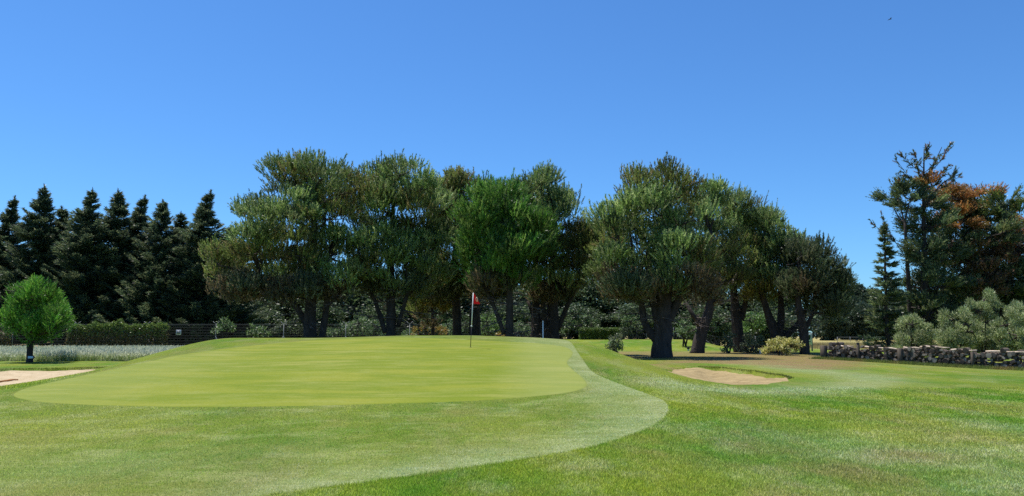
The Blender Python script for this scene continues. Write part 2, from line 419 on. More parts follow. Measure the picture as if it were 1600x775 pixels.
g_px = [(20, 620), (60, 628.5), (150, 634), (300, 637), (450, 635.5), (600, 632), (720, 628), (820, 621.5), (890, 614), (917, 604), (912, 592), (893, 576), (887, 566), (895, 555), (893, 547.5), (878, 541.5), (830, 536.3), (740, 532), (620, 527.5),
        (500, 531.5), (400, 540), (300, 552), (230, 566), (150, 583), (80, 598), (35, 609)]
GREEN = np.array([G(*p)[:2] for p in g_px])
a_px = [(1045, 640), (1036, 655), (1000, 675), (930, 697), (830, 716), (600, 750), (400, 777)]
APR = [G(*p)[:2] for p in a_px] + [np.array(q) for q in ((-6, 4.5), (-14, 4), (-20, 9), (-19, 16), (-16.4, 20.5))] + \
      [G(*p)[:2] for p in ((8, 609), (60, 600.5), (150, 581), (230, 563), (300, 549.5), (400, 537.5))] + [np.array(q) for q in ((-9, 39), (-5, 40.5), (0, 40), (2.4, 37.5))] + \
      [G(*p)[:2] for p in ((905, 554), (925, 580), (960, 597), (1010, 615), (1038, 627))]
APR = np.array(APR)
GPOLY = catmull(GREEN, 6); APOLY = catmull(APR, 6)

def apron_zone(x, y, sd):
    a = np.zeros((len(x), 3)); dg = -poly_sd(x, y, GPOLY)
    edge = ss((x + 6) / 6) * np.exp(-(sd / 1.1) ** 2)
    a[:, 2] = np.maximum(.6 * edge, .30 * ss((13 - y) / 4) * (.5 + .5 * smooth_noise(x, y, 3.3, 61)))
    a[:, 2] = np.maximum(a[:, 2], .38 * ss((x - 1.2) / 1.0) * ss((24 - y) / 3) * ss(dg / .4))
    a[:, 2] = np.maximum(a[:, 2], .45 * ss((x + .8) / 2) * ss((y - 20) / 3))
    a[:, 0] = .45 * ss((8.9 - y) / 1.2) * ss((-x - 2) / 2) * (.5 + .5 * smooth_noise(x, y, 2.5, 4))
    return a
def green_zone(x, y, sd):
    a = np.zeros((len(x), 3)); a[:, 2] = .6 * ss((x + 0.8) / 2.0) * (1 - ss((y - 30) / 6)) + .35 * ss((-x - 8) / 3) * (1 - ss((y - 24) / 5)); return a
sheet('mown_fringe', APR, (-5, 17), .008, M_APRON, 220, apron_zone)
sheet('putting_green', GREEN, (-4, 24), .016, M_GREEN, 150, green_zone)
sheet('bunker_sand', BUNK_R, tuple(BUNK_R.mean(0)), 0, M_SAND, 60, None, lambda x, y, sd: sand_h(x, y, np.maximum(sd, 0), 'r', True), 1)
sheet('bunker_sand', BUNK_L, (-21, 29), 0, M_SANDL, 60, None, lambda x, y, sd: sand_h(x, y, np.maximum(sd, 0), 'l', True), 1)

# ------------------------------------------------------------------ blades of grass near the camera
rng = np.random.RandomState(11)
def unit(v): return v / (np.linalg.norm(v, axis=-1, keepdims=True) + 1e-9)

def tri_blades(P, D, L, Wd, r):
    """thin triangles"""
    side = unit(np.cross(D, unit(r.normal(size=P.shape)))) * (Wd[:, None] / 2)
    V = np.stack([P - side, P + side, P + D * L[:, None]], 1).reshape(-1, 3)
    return V, np.arange(len(V)).reshape(-1, 3)
def diamonds(P, D, L, Wd, r):
    side = unit(np.cross(D, unit(r.normal(size=P.shape)))) * (Wd[:, None] / 2)
    mid = P + D * (L * .45)[:, None]
    V = np.stack([P, mid + side, P + D * L[:, None], mid - side], 1).reshape(-1, 4, 3).reshape(-1, 3)
    return V, np.arange(len(V)).reshape(-1, 4)

def near_grass():
    n = 520000
    d = 7.0 * (24.0 / 7.0) ** rng.rand(n); x = (rng.rand(n) - .5) * 2 * d * .71
    y = d
    keep = poly_sd(x, y, GPOLY) < -0.03
    x, y = x[keep], y[keep]; inap = poly_sd(x, y, APOLY) > 0.02
    keep = (rng.rand(len(x)) < np.where(inap, .75, 1.0)) & ~((poly_sd(x, y, BUNK_R) > -.1)); x, y, inap = x[keep], y[keep], inap[keep]
    n = len(x); z = base_h(x, y) + .004
    s = np.clip(y / 9.0, .8, 1.9)
    L = np.where(inap, rng.uniform(.014, .028, n), rng.uniform(.018, .038, n)) * (0.85 + .15 * s)
    Wd = np.where(inap, .0055, .006) * s * rng.uniform(.8, 1.3, n)
    zn = zones(x, y)
    za = apron_zone(x, y, poly_sd(x, y, APOLY)); zn[inap] = za[inap]
    t = (rng.uniform(.35, 1.0, n) ** 1.3 * 1.9)[:, None] * np.array([1, 1, 1.0]); dry = rng.rand(n) < .12 + .12 * inap + .16 * (smooth_noise(x, y, 1.6, 31) > .1)
    t *= 1.6; t[dry] = np.array([3.4, 2.9, 4.8]); Wd[dry] *= 1.35; L[dry] *= 1.25
    D = unit(np.stack([rng.normal(0, .45, n), rng.normal(0, .45, n), np.full(n, .9)], -1))
    V, Fc = tri_blades(np.stack([x, y, z], -1), D, L, Wd, rng)
    me = np_mesh('grass', V, Fc, M_BLADE, None, np.repeat(zn, 3, 0), False, 'zone')
    a = me.data.color_attributes.new('tint', 'FLOAT_COLOR', 'POINT'); c = np.ones((len(V), 4), np.float32); c[:, :3] = np.repeat(t, 3, 0); a.data.foreach_set('color', c.ravel())
    tag(me, 'short mown grass blades of the foreground turf', 'grass', kind='stuff')
near_grass()

# ------------------------------------------------------------------ trees and plants
def sphere_dirs(n, r, up=0.0):
    v = unit(r.normal(size=(n, 3))); 
    if up: v[:, 2] += up * r.rand(n); v = unit(v)
    return v

TINTS = dict(
    pine=[(.180, .275, .075), (.250, .340, .095), (.125, .205, .075), (.380, .440, .190)],
    olivepine=[(.190, .240, .055), (.255, .295, .080), (.145, .185, .050), (.24, .20, .08)],
    brown=[(.190, .140, .075), (.240, .180, .095), (.130, .115, .055), (.16, .17, .07)],
    bright=[(.090, .220, .030), (.140, .270, .045), (.060, .160, .030), (.200, .300, .070)],
    vivid=[(.090, .260, .025), (.150, .330, .040), (.060, .190, .025), (.21, .36, .06)],
    yellow=[(.230, .235, .040), (.300, .270, .060), (.160, .190, .040), (.25, .19, .05)],
    darkpine=[(.100, .145, .065), (.145, .180, .080), (.080, .115, .055), (.23, .24, .13)],
    cypress=[(.070, .105, .055), (.100, .135, .060), (.045, .075, .045), (.185, .205, .100)],
    conifer=[(.080, .130, .055), (.130, .180, .065), (.055, .090, .045), (.20, .22, .09)],
    greenconifer=[(.110, .160, .038), (.150, .200, .045), (.080, .125, .035), (.19, .20, .06)],
    rust=[(.420, .190, .050), (.340, .150, .050), (.260, .200, .055), (.46, .25, .08)],
    deadbrown=[(.230, .120, .070), (.270, .165, .090), (.150, .100, .060), (.13, .14, .06)],
    olive=[(.250, .310, .100), (.350, .400, .170), (.150, .205, .070), (.48, .50, .27)],
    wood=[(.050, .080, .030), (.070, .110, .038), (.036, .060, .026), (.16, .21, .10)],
    shrub=[(.090, .150, .045), (.130, .200, .060), (.060, .105, .035), (.26, .32, .16)],
    leafy=[(.110, .200, .040), (.160, .260, .060), (.075, .150, .030), (.22, .32, .12)],
    goldshrub=[(.560, .500, .150), (.700, .640, .300), (.400, .400, .100), (.26, .29, .06)],
    hedge=[(.110, .170, .035), (.150, .220, .050), (.075, .120, .030), (.20, .25, .07)],
    vine=[(.130, .170, .030), (.170, .210, .040), (.090, .120, .030), (.20, .15, .05)],
    orange=[(.330, .190, .050), (.400, .260, .070), (.200, .200, .050), (.12, .16, .04)],
    distant=[(.045, .075, .045), (.060, .095, .050), (.035, .060, .038), (.085, .11, .055)],
)

def cols(kind, n, r):
    t = np.array(TINTS[kind]); c = t[r.randint(0, len(t), n)]
    return c * r.uniform(.8, 1.25, (n, 1))

def lobe_clumps(lobes, r, per=1.0, cr=(.55, .95)):
    """clump centres on the shells of the lobes -> (centre, radius, outward, tintname, lobe index)"""
    out = []
    C3 = np.array([l[0] for l in lobes]); R3 = np.array([l[1] for l in lobes])
    for i, (c, rad, tint) in enumerate(lobes):
        area = 4 * math.pi * (rad.prod() ** (2 / 3)); n = max(5, int(area / 2.4 * per))
        dirs = sphere_dirs(n, r, .5)
        P = c + dirs * rad * r.uniform(.62, 1.1, (n, 1))
        for p, dv in zip(P, dirs):
            q = np.linalg.norm((p - C3) / R3, axis=1); q[i] = 9
            if (q < .62).any(): continue
            out.append((p, r.uniform(*cr), dv, tint, i))
    return out

def needle_crown(g, clumps, r, S=30, K=27, nl=.17, nw=.052, shoot=.62, up=1.0, flat=.62, candles=3):
    cp = np.array([c[0] for c in clumps]); cr = np.array([c[1] for c in clumps]); co = np.array([c[2] for c in clumps])
    S_ = (S * (cr / .75) ** 2).astype(int).clip(6); ci = np.repeat(np.arange(len(clumps)), S_); n = len(ci)
    off = sphere_dirs(n, r, .9) * (r.rand(n, 1) ** .3); off[:, 2] *= flat
    sp = cp[ci] + off * cr[ci][:, None]
    sd = unit(off * .55 + co[ci] * .35 + np.array([0, 0, up]) * r.uniform(.5, 1.3, (n, 1)) + r.normal(0, .16, (n, 3)))
    sl = shoot * r.uniform(.6, 1.3, n)
    if candles:      # upright leading shoots standing out of the crown
        hi = np.where((co[:, 2] > .15))[0]; hi = np.repeat(hi, candles); q = len(hi)
        if q:
            o2 = r.normal(0, 1, (q, 3)) * np.array([.45, .45, .1]) * cr[hi][:, None]; p2 = cp[hi] + o2; p2[:, 2] += cr[hi] * .25
            d2 = unit(np.array([0, 0, 1.0]) + co[hi] * .35 + r.normal(0, .13, (q, 3))); l2 = r.uniform(.7, 1.45, q) * (shoot / .66)
            rep = 3
            ci = np.concatenate([ci, np.repeat(hi, rep)]); sp = np.concatenate([sp, np.repeat(p2, rep, 0)]); sd = np.concatenate([sd, np.repeat(d2, rep, 0)]); sl = np.concatenate([sl, np.repeat(l2, rep)]); n = len(ci)
    # base colour per shoot: clump tint, with the clump's own shift
    shift = r.uniform(.6, 1.45, len(clumps))
    sc = np.zeros((n, 3)); names = np.array([c[3] for c in clumps])
    for nm in set(names):
        m = names[ci] == nm; sc[m] = cols(nm, m.sum(), r)
    sc *= shift[ci][:, None]
    ni = np.repeat(np.arange(n), K); m = len(ni); t = r.rand(m)
    P = sp[ni] + sd[ni] * (sl[ni] * t)[:, None]
    D = unit(sd[ni] * r.uniform(.8, 1.6, (m, 1)) + unit(r.normal(size=(m, 3))) * .8)
    V, Fc = tri_blades(P, D, nl * r.uniform(.7, 1.25, m), np.full(m, nw) * r.uniform(.7, 1.3, m), r)
    g.add(V, Fc, np.repeat(sc[ni] * r.uniform(.8, 1.2, (m, 1)), 3, 0))

def leaf_crown(g, clumps, r, S=60, L=.22, Wd=.13, flat=.75, upd=.2):
    cp = np.array([c[0] for c in clumps]); cr = np.array([c[1] for c in clumps]); co = np.array([c[2] for c in clumps])
    S_ = (S * (cr / cr.mean()) ** 2).astype(int).clip(6); ci = np.repeat(np.arange(len(clumps)), S_); n = len(ci)
    off = sphere_dirs(n, r) * (r.rand(n, 1) ** .4); off[:, 2] *= flat
    P = cp[ci] + off * cr[ci][:, None]
    D = unit(off * .6 + co[ci] * .3 + np.array([0, 0, upd]) + r.normal(0, .7, (n, 3)))
    names = np.array([c[3] for c in clumps]); shift = r.uniform(.75, 1.3, len(clumps)); sc = np.zeros((n, 3))
    for nm in set(names):
        m = names[ci] == nm; sc[m] = cols(nm, m.sum(), r)
    sc *= shift[ci][:, None]
    V, Fc = diamonds(P, D, L * r.uniform(.6, 1.4, n), Wd * r.uniform(.6, 1.3, n), r)
    g.add(V, Fc, np.repeat(sc, 4, 0))

def spray_crown(g, clumps, r, S=26, K=10, L=.9, lw=.10):
    """cypress-like sprays: each spray a short axis with scale-leaf plates along it"""
    cp = np.array([c[0] for c in clumps]); cr = np.array([c[1] for c in clumps]); co = np.array([c[2] for c in clumps])
    S_ = (S * (cr / .75) ** 2).astype(int).clip(5); ci = np.repeat(np.arange(len(clumps)), S_); n = len(ci)
    off = sphere_dirs(n, r) * (r.rand(n, 1) ** .5); off[:, 2] *= .5
    sp = cp[ci] + off * cr[ci][:, None] * .8
    sd = unit(co[ci] * np.array([1, 1, .5]) * .9 + off * .35 + np.array([0, 0, .45]) + r.normal(0, .18, (n, 3)))
    names = np.array([c[3] for c in clumps]); shift = r.uniform(.7, 1.3, len(clumps)); sc = np.zeros((n, 3))
    for nm in set(names):
        m = names[ci] == nm; sc[m] = cols(nm, m.sum(), r)
    sc *= shift[ci][:, None]
    ni = np.repeat(np.arange(n), K); m = len(ni); t = np.tile(np.linspace(0, 1, K), n)
    P = sp[ni] + sd[ni] * (L * t)[:, None] * r.uniform(.8, 1.2, (m, 1))
    D = unit(sd[ni] + unit(r.normal(size=(m, 3))) * .75)
    V, Fc = tri_blades(P, D, .30 * (1.25 - .6 * t) * r.uniform(.8, 1.2, m), np.full(m, lw), r)
    g.add(V, Fc, np.repeat(sc[ni], 3, 0))

def limb(g, a, b, ra, rb, r, sag=.12, n=6, sides=6, col=None):
    a = np.asarray(a, float); b = np.asarray(b, float); L = np.linalg.norm(b - a)
    t = np.linspace(0, 1, n)[:, None]; P = a + (b - a) * t
    w_ = r.normal(0, 1, 3) * L * .06; w_[2] += L * sag * r.uniform(-.2, 1)
    P = P + np.sin(t * math.pi) * (-w_) * np.array([1, 1, .6]) + np.sin(t * 2 * math.pi) * r.normal(0, 1, 3) * L * .025
    g.tube(P, np.linspace(ra, rb, n), sides, False, col=col)

TK = {1: .72, 2: .62, 3: .78, 4: .85, 5: .72, 6: .92, 7: .88, 8: .85, 9: .8, 10: .8}
def build_tree(name, label, cat, d, trunks, lobes, tint, style='needle', seed=0, group=None, crown_name='crown', mat=None, opts=None, depth=.75, lobe_k=1.0, twin=True, per=.62, crs=(.75, 1.25), basepy=None):
    """trunks: lists of (px,py,width px); lobes: (px,py,r px[,tint]) seen in the photo, given real depth around the trunk"""
    r = np.random.RandomState(seed); opts = opts or {}
    b0 = W(trunks[0][0][0], trunks[0][0][1], d); base = np.array([b0[0], d, 0.0]); base[2] = gz(base[0], d) - .05
    root = empty(name, base, label, cat, group)
    L3 = []
    if style == 'needle' and twin and len(lobes) > 9 and d > 50:
        zs = sorted(l[1] for l in lobes)[-3]; x_lo = min(l[0] for l in lobes if l[1] > 330) + 18; x_hi = max(l[0] for l in lobes if l[1] > 330) - 18
        lobes = list(lobes) + [(x_ + r.uniform(-5, 5), r.uniform(436, 456), r.uniform(13, 18), 'darkpine' if r.rand() < .65 else 'brown') for x_ in np.arange(x_lo, x_hi + 1, 30)]
    xs_ = [W(l[0], l[1], d)[0] for l in lobes]; cx = (min(xs_) + max(xs_)) / 2; hw = max(.6, (max(xs_) - min(xs_)) / 2 + px2m(lobes[0][2], d) * .5)
    for l in lobes:
        p = W(l[0], l[1] + (9 if style == 'needle' and d > 50 else 0), d); rr = px2m(l[2], d) * lobe_k * (.93 if style == 'needle' and d > 50 else 1); tn = l[3] if len(l) > 3 else (tint if r.rand() < .7 or tint != 'pine' else 'olivepine')
        room = hw * math.sqrt(max(.15, 1 - ((p[0] - cx) / (hw * 1.15)) ** 2)) * depth
        dy = r.uniform(-.9, .2) * room
        rad = np.array([rr, rr * r.uniform(.95, 1.15), rr * .85])
        # keep the same silhouette once the lobe has moved in depth
        k = (d + dy) / d; q = np.array([p[0] * k, d + dy, EYE + (p[2] - EYE) * k])
        L3.append((q, rad, tn))
        if twin and rr > .8:
            dy2 = r.uniform(.25, .95) * room; q = np.array([p[0] + r.normal(0, .25), d + dy2, p[2] - r.uniform(.1, .6)])
            L3.append((q, rad * r.uniform(.85, 1.0), tn))
    gt = Geo(); tops = []
    for ti, T in enumerate(trunks):
        P = []; R = []
        off = 0
        for k, (px, py, wd) in enumerate(T):
            p = W(px, py, d)
            if ti: p[1] += (k / max(1, len(T) - 1)) * r.uniform(-.8, .8)
            P.append(p); R.append(px2m(wd, d) / 2 * TK.get(seed, .88))
        P = np.array(P); R = np.array(R)
        if ti == 0 or T[0][1] > trunks[0][0][1] - 4:
            P[0][2] = base_h(P[0][0], P[0][1]) - .25; 
            R[0] *= 1.1
        Pc = catmull(P, 4, False); Rc = np.interp(np.linspace(0, 1, len(Pc)), np.linspace(0, 1, len(R)), R)
        gt.tube(Pc, Rc, 10, True, .16, r); tops.append(Pc)
    AP = np.concatenate(tops)
    clumps = lobe_clumps(L3, r, per, crs)
    for q, rad, tn in L3:
        cand = AP[AP[:, 2] < q[2] + .3]; cand = cand if len(cand) else AP
        cand = cand[cand[:, 2] > min(cand[:, 2].max() - .1, base[2] + 1.2)] if (cand[:, 2] > base[2] + 1.2).any() else cand
        a = cand[np.argmin(np.linalg.norm((cand - q) * np.array([1, 1, .55]), axis=1))]
        limb(gt, a, q, min(.16, .05 + rad[0] * .05), .045, r)
    for (p, cr_, dv, tn, i) in clumps:
        limb(gt, L3[i][0], p, .045, .018, r, .05, 4, 4)
    if style == 'needle' and twin:
        for k in range(46):
            a = AP[r.randint(len(AP) // 5, len(AP))]; az = r.uniform(0, 6.28); L = r.uniform(1.2, 3.6) * min(1, hw / 4)
            b = a + np.array([math.cos(az), math.sin(az), r.uniform(-.35, .25)]) * L
            if b[2] < base[2] + 1.6: continue
            limb(gt, a, b, .045, .014, r, .1, 6, 4, (2.6, 2.7, 2.8))
            for j in range(3):
                q = a + (b - a) * r.uniform(.4, 1); limb(gt, q, q + unit(r.normal(0, 1, 3) + (b - a) / L) * r.uniform(.4, .9), .018, .007, r, .05, 3, 3, (3.4, 3.5, 3.6))
    gt.build('trunk', M_BARK, root, True, off=base)
    gc = Geo()
    {'needle': needle_crown, 'leaf': leaf_crown, 'spray': spray_crown}[style](gc, clumps, r, **opts)
    gc.build(crown_name, mat or (M_NEEDLE if style != 'leaf' else M_LEAF), root, off=base)
    return root

PINES = 'pines standing behind the putting green'
A = build_tree('pine_tree', 'leftmost big broad pine with a forked trunk beside the dark cypress row', 'tree', 62,
    [[(487, 556, 30), (484, 500, 26), (487, 440, 20), (490, 380, 14), (492, 300, 7)], [(478, 505, 15), (450, 465, 11), (410, 450, 7)],
     [(498, 556, 15), (508, 490, 14), (512, 460, 12), (510, 400, 8)], [(512, 478, 8), (535, 452, 6)]],
    [(455, 282, 34), (500, 272, 32), (535, 290, 28), (410, 318, 30), (393, 352, 26), (450, 330, 42), (510, 335, 42), (400, 388, 36), (460, 390, 44), (520, 390, 40),
     (352, 414, 32, 'olivepine'), (345, 440, 20, 'brown'), (430, 436, 34), (480, 440, 30), (540, 430, 28), (395, 452, 24, 'brown'), (383, 325, 14), (470, 262, 20), (436, 262, 14), (340, 405, 22, 'olivepine')],
    'pine', seed=1, group=PINES)
B = build_tree('pine_tree', 'tall rounded dark pine with a single stout trunk, second from the left of the pines', 'tree', 64,
    [[(610, 556, 28), (611, 500, 24), (610, 440, 20), (612, 380, 14), (615, 300, 7)], [(602, 520, 14), (585, 470, 10), (570, 440, 8)], [(622, 510, 12), (638, 460, 9)]],
    [(590, 274, 28), (628, 264, 26), (655, 290, 24), (600, 320, 40), (650, 330, 38), (568, 335, 28), (590, 380, 40), (640, 390, 42), (680, 372, 28), (570, 420, 32), (620, 430, 38),
     (665, 425, 28), (575, 300, 24), (672, 300, 18)], 'pine', seed=2, group=PINES)
Cc = build_tree('pine_tree', 'pine with two dark trunks just left of and behind the red flag', 'tree', 69,
    [[(714, 552, 20), (714, 500, 18), (712, 450, 16), (712, 380, 10), (715, 300, 6)], [(742, 552, 24), (742, 480, 20), (742, 400, 10)]],
    [(700, 305, 32), (735, 296, 26), (715, 340, 38), (680, 400, 30, 'olivepine'), (720, 400, 36), (692, 440, 22), (740, 430, 28), (715, 278, 16), (690, 350, 28, 'olivepine'), (668, 450, 18, 'olivepine')],
    'olivepine', seed=3, group=PINES)
Dd = build_tree('pine_tree', 'bright green pine with a lush rounded crown right of the flag', 'tree', 60,
    [[(795, 558, 17), (796, 500, 14), (795, 450, 12), (785, 380, 8)], [(788, 522, 9), (772, 480, 7), (760, 455, 5)]],
    [(765, 312, 28), (790, 308, 22), (745, 340, 26), (785, 345, 34), (815, 350, 27), (750, 385, 30), (795, 390, 34), (828, 380, 22), (765, 418, 26), (810, 415, 26), (838, 352, 18)],
    'bright', seed=4, group=PINES, opts=dict(nl=.27, shoot=.9, K=28, up=1.0))
Ee = build_tree('pine_tree', 'multi-trunked dark pine with one yellow-green low bough at the mound\'s right edge', 'tree', 66,
    [[(862, 554, 32), (864, 500, 27), (862, 440, 18), (868, 340, 8)], [(834, 554, 22), (838, 500, 20), (836, 440, 14), (840, 360, 8)], [(871, 515, 12), (890, 470, 10), (905, 440, 6)], [(843, 520, 10), (825, 470, 7)], [(853, 554, 14), (850, 500, 12), (846, 440, 8)]],
    [(832, 290, 24), (860, 296, 26), (885, 320, 24), (850, 330, 34), (895, 360, 32), (918, 385, 22), (860, 390, 38), (905, 418, 28), (870, 430, 28), (926, 362, 16), (818, 318, 20),
     (852, 402, 18, 'yellow'), (835, 432, 15, 'yellow'), (845, 275, 14), (930, 410, 20)], 'pine', seed=5, group=PINES)
Ff = build_tree('pine_tree', 'largest right-hand pine with the thickest trunk, nearest to the small bunker', 'tree', 58,
    [[(1034, 558, 36), (1035, 525, 32), (1036, 490, 30), (1040, 430, 22), (1045, 340, 12), (1045, 285, 6)], [(1026, 532, 15), (1008, 505, 12), (1002, 470, 10), (990, 430, 7)],
     [(1045, 500, 18), (1062, 465, 12), (1080, 440, 8)], [(1028, 500, 16), (1018, 450, 13), (1015, 390, 8)]],
    [(1000, 290, 24), (1045, 282, 27), (1066, 300, 26), (978, 322, 26), (1020, 320, 38), (1070, 340, 34), (962, 365, 26), (1010, 375, 40), (1060, 390, 38), (958, 408, 26), (1000, 428, 32),
     (1050, 438, 30), (1095, 400, 24), (955, 340, 16), (975, 440, 22, 'brown'), (1085, 440, 22, 'brown'), (985, 455, 18, 'brown')], 'pine', seed=6, group=PINES, depth=1.15)
Gg = build_tree('pine_tree', 'pine with a leaning trunk right behind the largest right-hand pine', 'tree', 73,
    [[(1088, 549, 25), (1096, 520, 20), (1108, 485, 16), (1112, 440, 12), (1110, 360, 7)], [(1099, 515, 9), (1080, 490, 8), (1073, 470, 6)]],
    [(1100, 306, 24), (1115, 330, 32), (1095, 360, 32), (1130, 380, 30, 'olivepine'), (1105, 410, 30, 'olivepine'), (1140, 430, 24), (1112, 292, 12), (1100, 450, 20, 'brown')], 'pine', seed=7, group=PINES)
Hh = build_tree('pine_tree', 'pine with pale upright shoots above the dark shrub at its trunk', 'tree', 77,
    [[(1157, 550, 23), (1152, 510, 20), (1148, 475, 16), (1146, 430, 12), (1150, 350, 6)], [(1158, 500, 12), (1165, 470, 9), (1172, 440, 6)]],
    [(1155, 325, 23), (1150, 350, 32), (1180, 362, 32), (1165, 400, 36, 'olivepine'), (1205, 390, 26), (1190, 430, 28, 'olivepine'), (1145, 430, 26), (1150, 308, 12), (1190, 342, 18)], 'pine', seed=8, group=PINES, opts=dict(shoot=.9, K=24))
Ii = build_tree('pine_tree', 'pine forking low into spread limbs behind the golden shrub', 'tree', 75,
    [[(1214, 550, 28), (1214, 528, 24), (1200, 490, 14), (1190, 450, 10), (1195, 400, 6)], [(1218, 532, 16), (1222, 490, 14), (1222, 440, 8)], [(1222, 530, 12), (1248, 505, 10), (1262, 480, 7), (1268, 440, 5)]],
    [(1205, 362, 24), (1225, 378, 28), (1210, 410, 32), (1240, 402, 28), (1225, 438, 30), (1195, 450, 20, 'yellow'), (1240, 378, 16), (1200, 338, 14)], 'pine', seed=9, group=PINES)
Jj = build_tree('pine_tree', 'rightmost and lowest dark pine of the row, behind the pale signboard', 'tree', 72,
    [[(1257, 552, 18), (1256, 520, 18), (1250, 490, 14), (1245, 450, 10), (1250, 400, 6)], [(1260, 512, 9), (1275, 480, 7), (1290, 450, 5)]],
    [(1252, 390, 20), (1280, 397, 24), (1300, 412, 22), (1265, 422, 28), (1298, 440, 24), (1270, 460, 25), (1303, 470, 18), (1285, 388, 14), (1312, 435, 12), (1240, 440, 20)], 'darkpine', seed=10, group=PINES, per=.75)

# yellowing young pine below the second pine
build_tree('young_pine', 'yellowing young pine growing between the trunks left of the flag', 'tree', 72,
    [[(676, 552, 7), (676, 500, 6), (674, 460, 4)]], [(672, 462, 22, 'yellow'), (655, 478, 16, 'olivepine'), (690, 482, 18, 'yellow'), (668, 490, 16, 'brown')], 'yellow', seed=12, twin=False, opts=dict(nl=.25), per=1.1, crs=(.5, .8))

# the small round pine at the left
LP = build_tree('small_pine_tree', 'small round bright green pine beside the left bunker', 'tree', 47.5,
    [[(47, 565, 11), (47, 530, 9), (50, 490, 7), (55, 455, 4)]],
    [(55, 488, 32), (42, 475, 23), (72, 482, 23), (30, 498, 21), (80, 503, 17), (58, 464, 20), (52, 516, 20), (17, 500, 10), (94, 499, 8), (34, 520, 14), (72, 520, 13), (53, 528, 12), (22, 512, 10), (88, 512, 8)],
    'vivid', seed=20, per=5.0, crs=(.30, .42), opts=dict(S=120, candles=0, K=18, nl=.13, nw=.026, shoot=.40, up=.85, flat=.9), depth=.9, lobe_k=1.0)

# ------------------------------------------------------------------ cypress row
def cypress_parts(r, H, hw, top_thin=.3, dens=1.0, tint='cypress', sparse=False, curl=0.0):
    """slender conifer: trunk and upswept branches carrying sprays; local coordinates"""
    gt, gc = Geo(), Geo()
    tz = np.linspace(0, H, 14); bend = np.cumsum(r.normal(0, .05, (14, 2)), 0); bend -= bend[0]
    if curl: bend[-1, 0] += curl; bend[-2, 0] += curl * .3
    TP = np.column_stack([bend[:, 0], bend[:, 1], tz]); gt.tube(TP, np.linspace(H * .016 + .04, .03, 14), 8, True, .1, r)
    nb = int((150 if sparse else 460) * dens); hs_ = np.sort(r.rand(nb) ** .85) * .94 + .03
    h = hs_ * H
    for k in range(nb):
        t = h[k] / H
        prof = 1.08 * (1 - t) ** .80 * (1.0 if t > .12 else .75 + t * 2) if not sparse else (1 - t) ** .8
        if t > 1 - top_thin: prof *= .36 + .64 * (1 - (t - 1 + top_thin) / top_thin) ** .8
        Lb = hw * prof * r.uniform(.5, 1.2) + .12
        if t > .78: Lb *= r.uniform(.45, 1.15)
        if r.rand() < .06: Lb *= 1.25
        az = r.uniform(0, 2 * math.pi); dirh = np.array([math.cos(az), math.sin(az), 0])
        base = np.array([np.interp(h[k], tz, TP[:, 0]), np.interp(h[k], tz, TP[:, 1]), h[k]])
        n = 6; tt = np.linspace(0, 1, n)[:, None]
        lift = (r.uniform(.05, .35) + .5 * max(0, (t - .7) / .3)) * Lb * (1.0 if not sparse else .2)
        P = base + dirh * Lb * tt + np.array([0, 0, 1.0]) * (lift * tt ** 1.8 - .10 * Lb * np.sin(tt * math.pi))
        gt.tube(P, np.linspace(.05, .012, n), 4, False)
        m = int((Lb * (58 if not sparse else 36)) * dens + 14)
        q = r.rand(m) ** .6; Q = np.stack([np.interp(q, tt[:, 0], P[:, i]) for i in range(3)], -1)
        wdt = (.18 + .34 * np.sin(q * math.pi * .9))[:, None] * min(1, Lb / 1.5) * (1 if not sparse else .6)
        lat = np.array([-dirh[1], dirh[0], 0]); s = r.uniform(-1, 1, (m, 1))
        Q = Q + lat * s * wdt + r.normal(0, .05, (m, 3)) + np.array([0, 0, -.10]) * np.abs(s)
        D = unit(dirh * 1.0 + lat * s * .9 + np.array([0, 0, .30]) + r.normal(0, .35, (m, 3)))
        V, Fc = tri_blades(Q, D, r.uniform(.22, .5, m), r.uniform(.08, .14, m), r)
        gc.add(V, Fc, np.repeat(cols(tint, m, r) * r.uniform(.75, 1.35), 3, 0))
    # leader
    m = 170; q = r.rand(m) ** .7 * H * .10; Q = np.stack([np.interp(H - q, tz, TP[:, 0]), np.interp(H - q, tz, TP[:, 1]), H - q], -1)
    D = unit(r.normal(0, .5, (m, 3)) + np.array([.4 * curl, 0, .8])); V, Fc = tri_blades(Q, D, r.uniform(.2, .5, m), np.full(m, .12), r); gc.add(V, Fc, np.repeat(cols(tint, m, r), 3, 0))
    return gt, gc

CY = 'dark cypress trees in a row behind the wire fence'
protos = []
for s in range(4):
    r = np.random.RandomState(40 + s); gt, gc = cypress_parts(r, 20.0, 5.3 + .25 * s, dens=1.0, curl=(.5, .1, -.35, .25)[s])
    protos.append((gt, gc))
cyp = [(-72, 300, 3, 'cypress beyond the left edge of the cypress row, its tip outside the picture'), (-28, 292, 2, 'cypress at the far left edge with only its right flank showing'),
       (17, 306, 0, 'first dark cypress from the left edge, its tip bent over to the side'), (66, 287, 1, 'tallest left-hand cypress with a tufted spire above the small round pine'),
       (103, 322, 2, 'low narrow cypress between two taller ones, right of the small round pine'), (140, 294, 3, 'cypress with an open pointed top above the ivy-covered hedge\'s left part'),
       (184, 294, 1, 'slim cypress spire above the middle of the ivy-covered hedge'), (219, 304, 0, 'cypress above the right end of the ivy-covered hedge'),
       (256, 311, 2, 'broad blunt-topped cypress left of the last tall spire'), (284, 330, 3, 'short cypress right of the blunt-topped one'),
       (321, 296, 0, 'last tall cypress spire of the row, standing just left of the big pines'), (360, 352, 1, 'low cypress partly behind the leftmost big pine')]
pm = {}
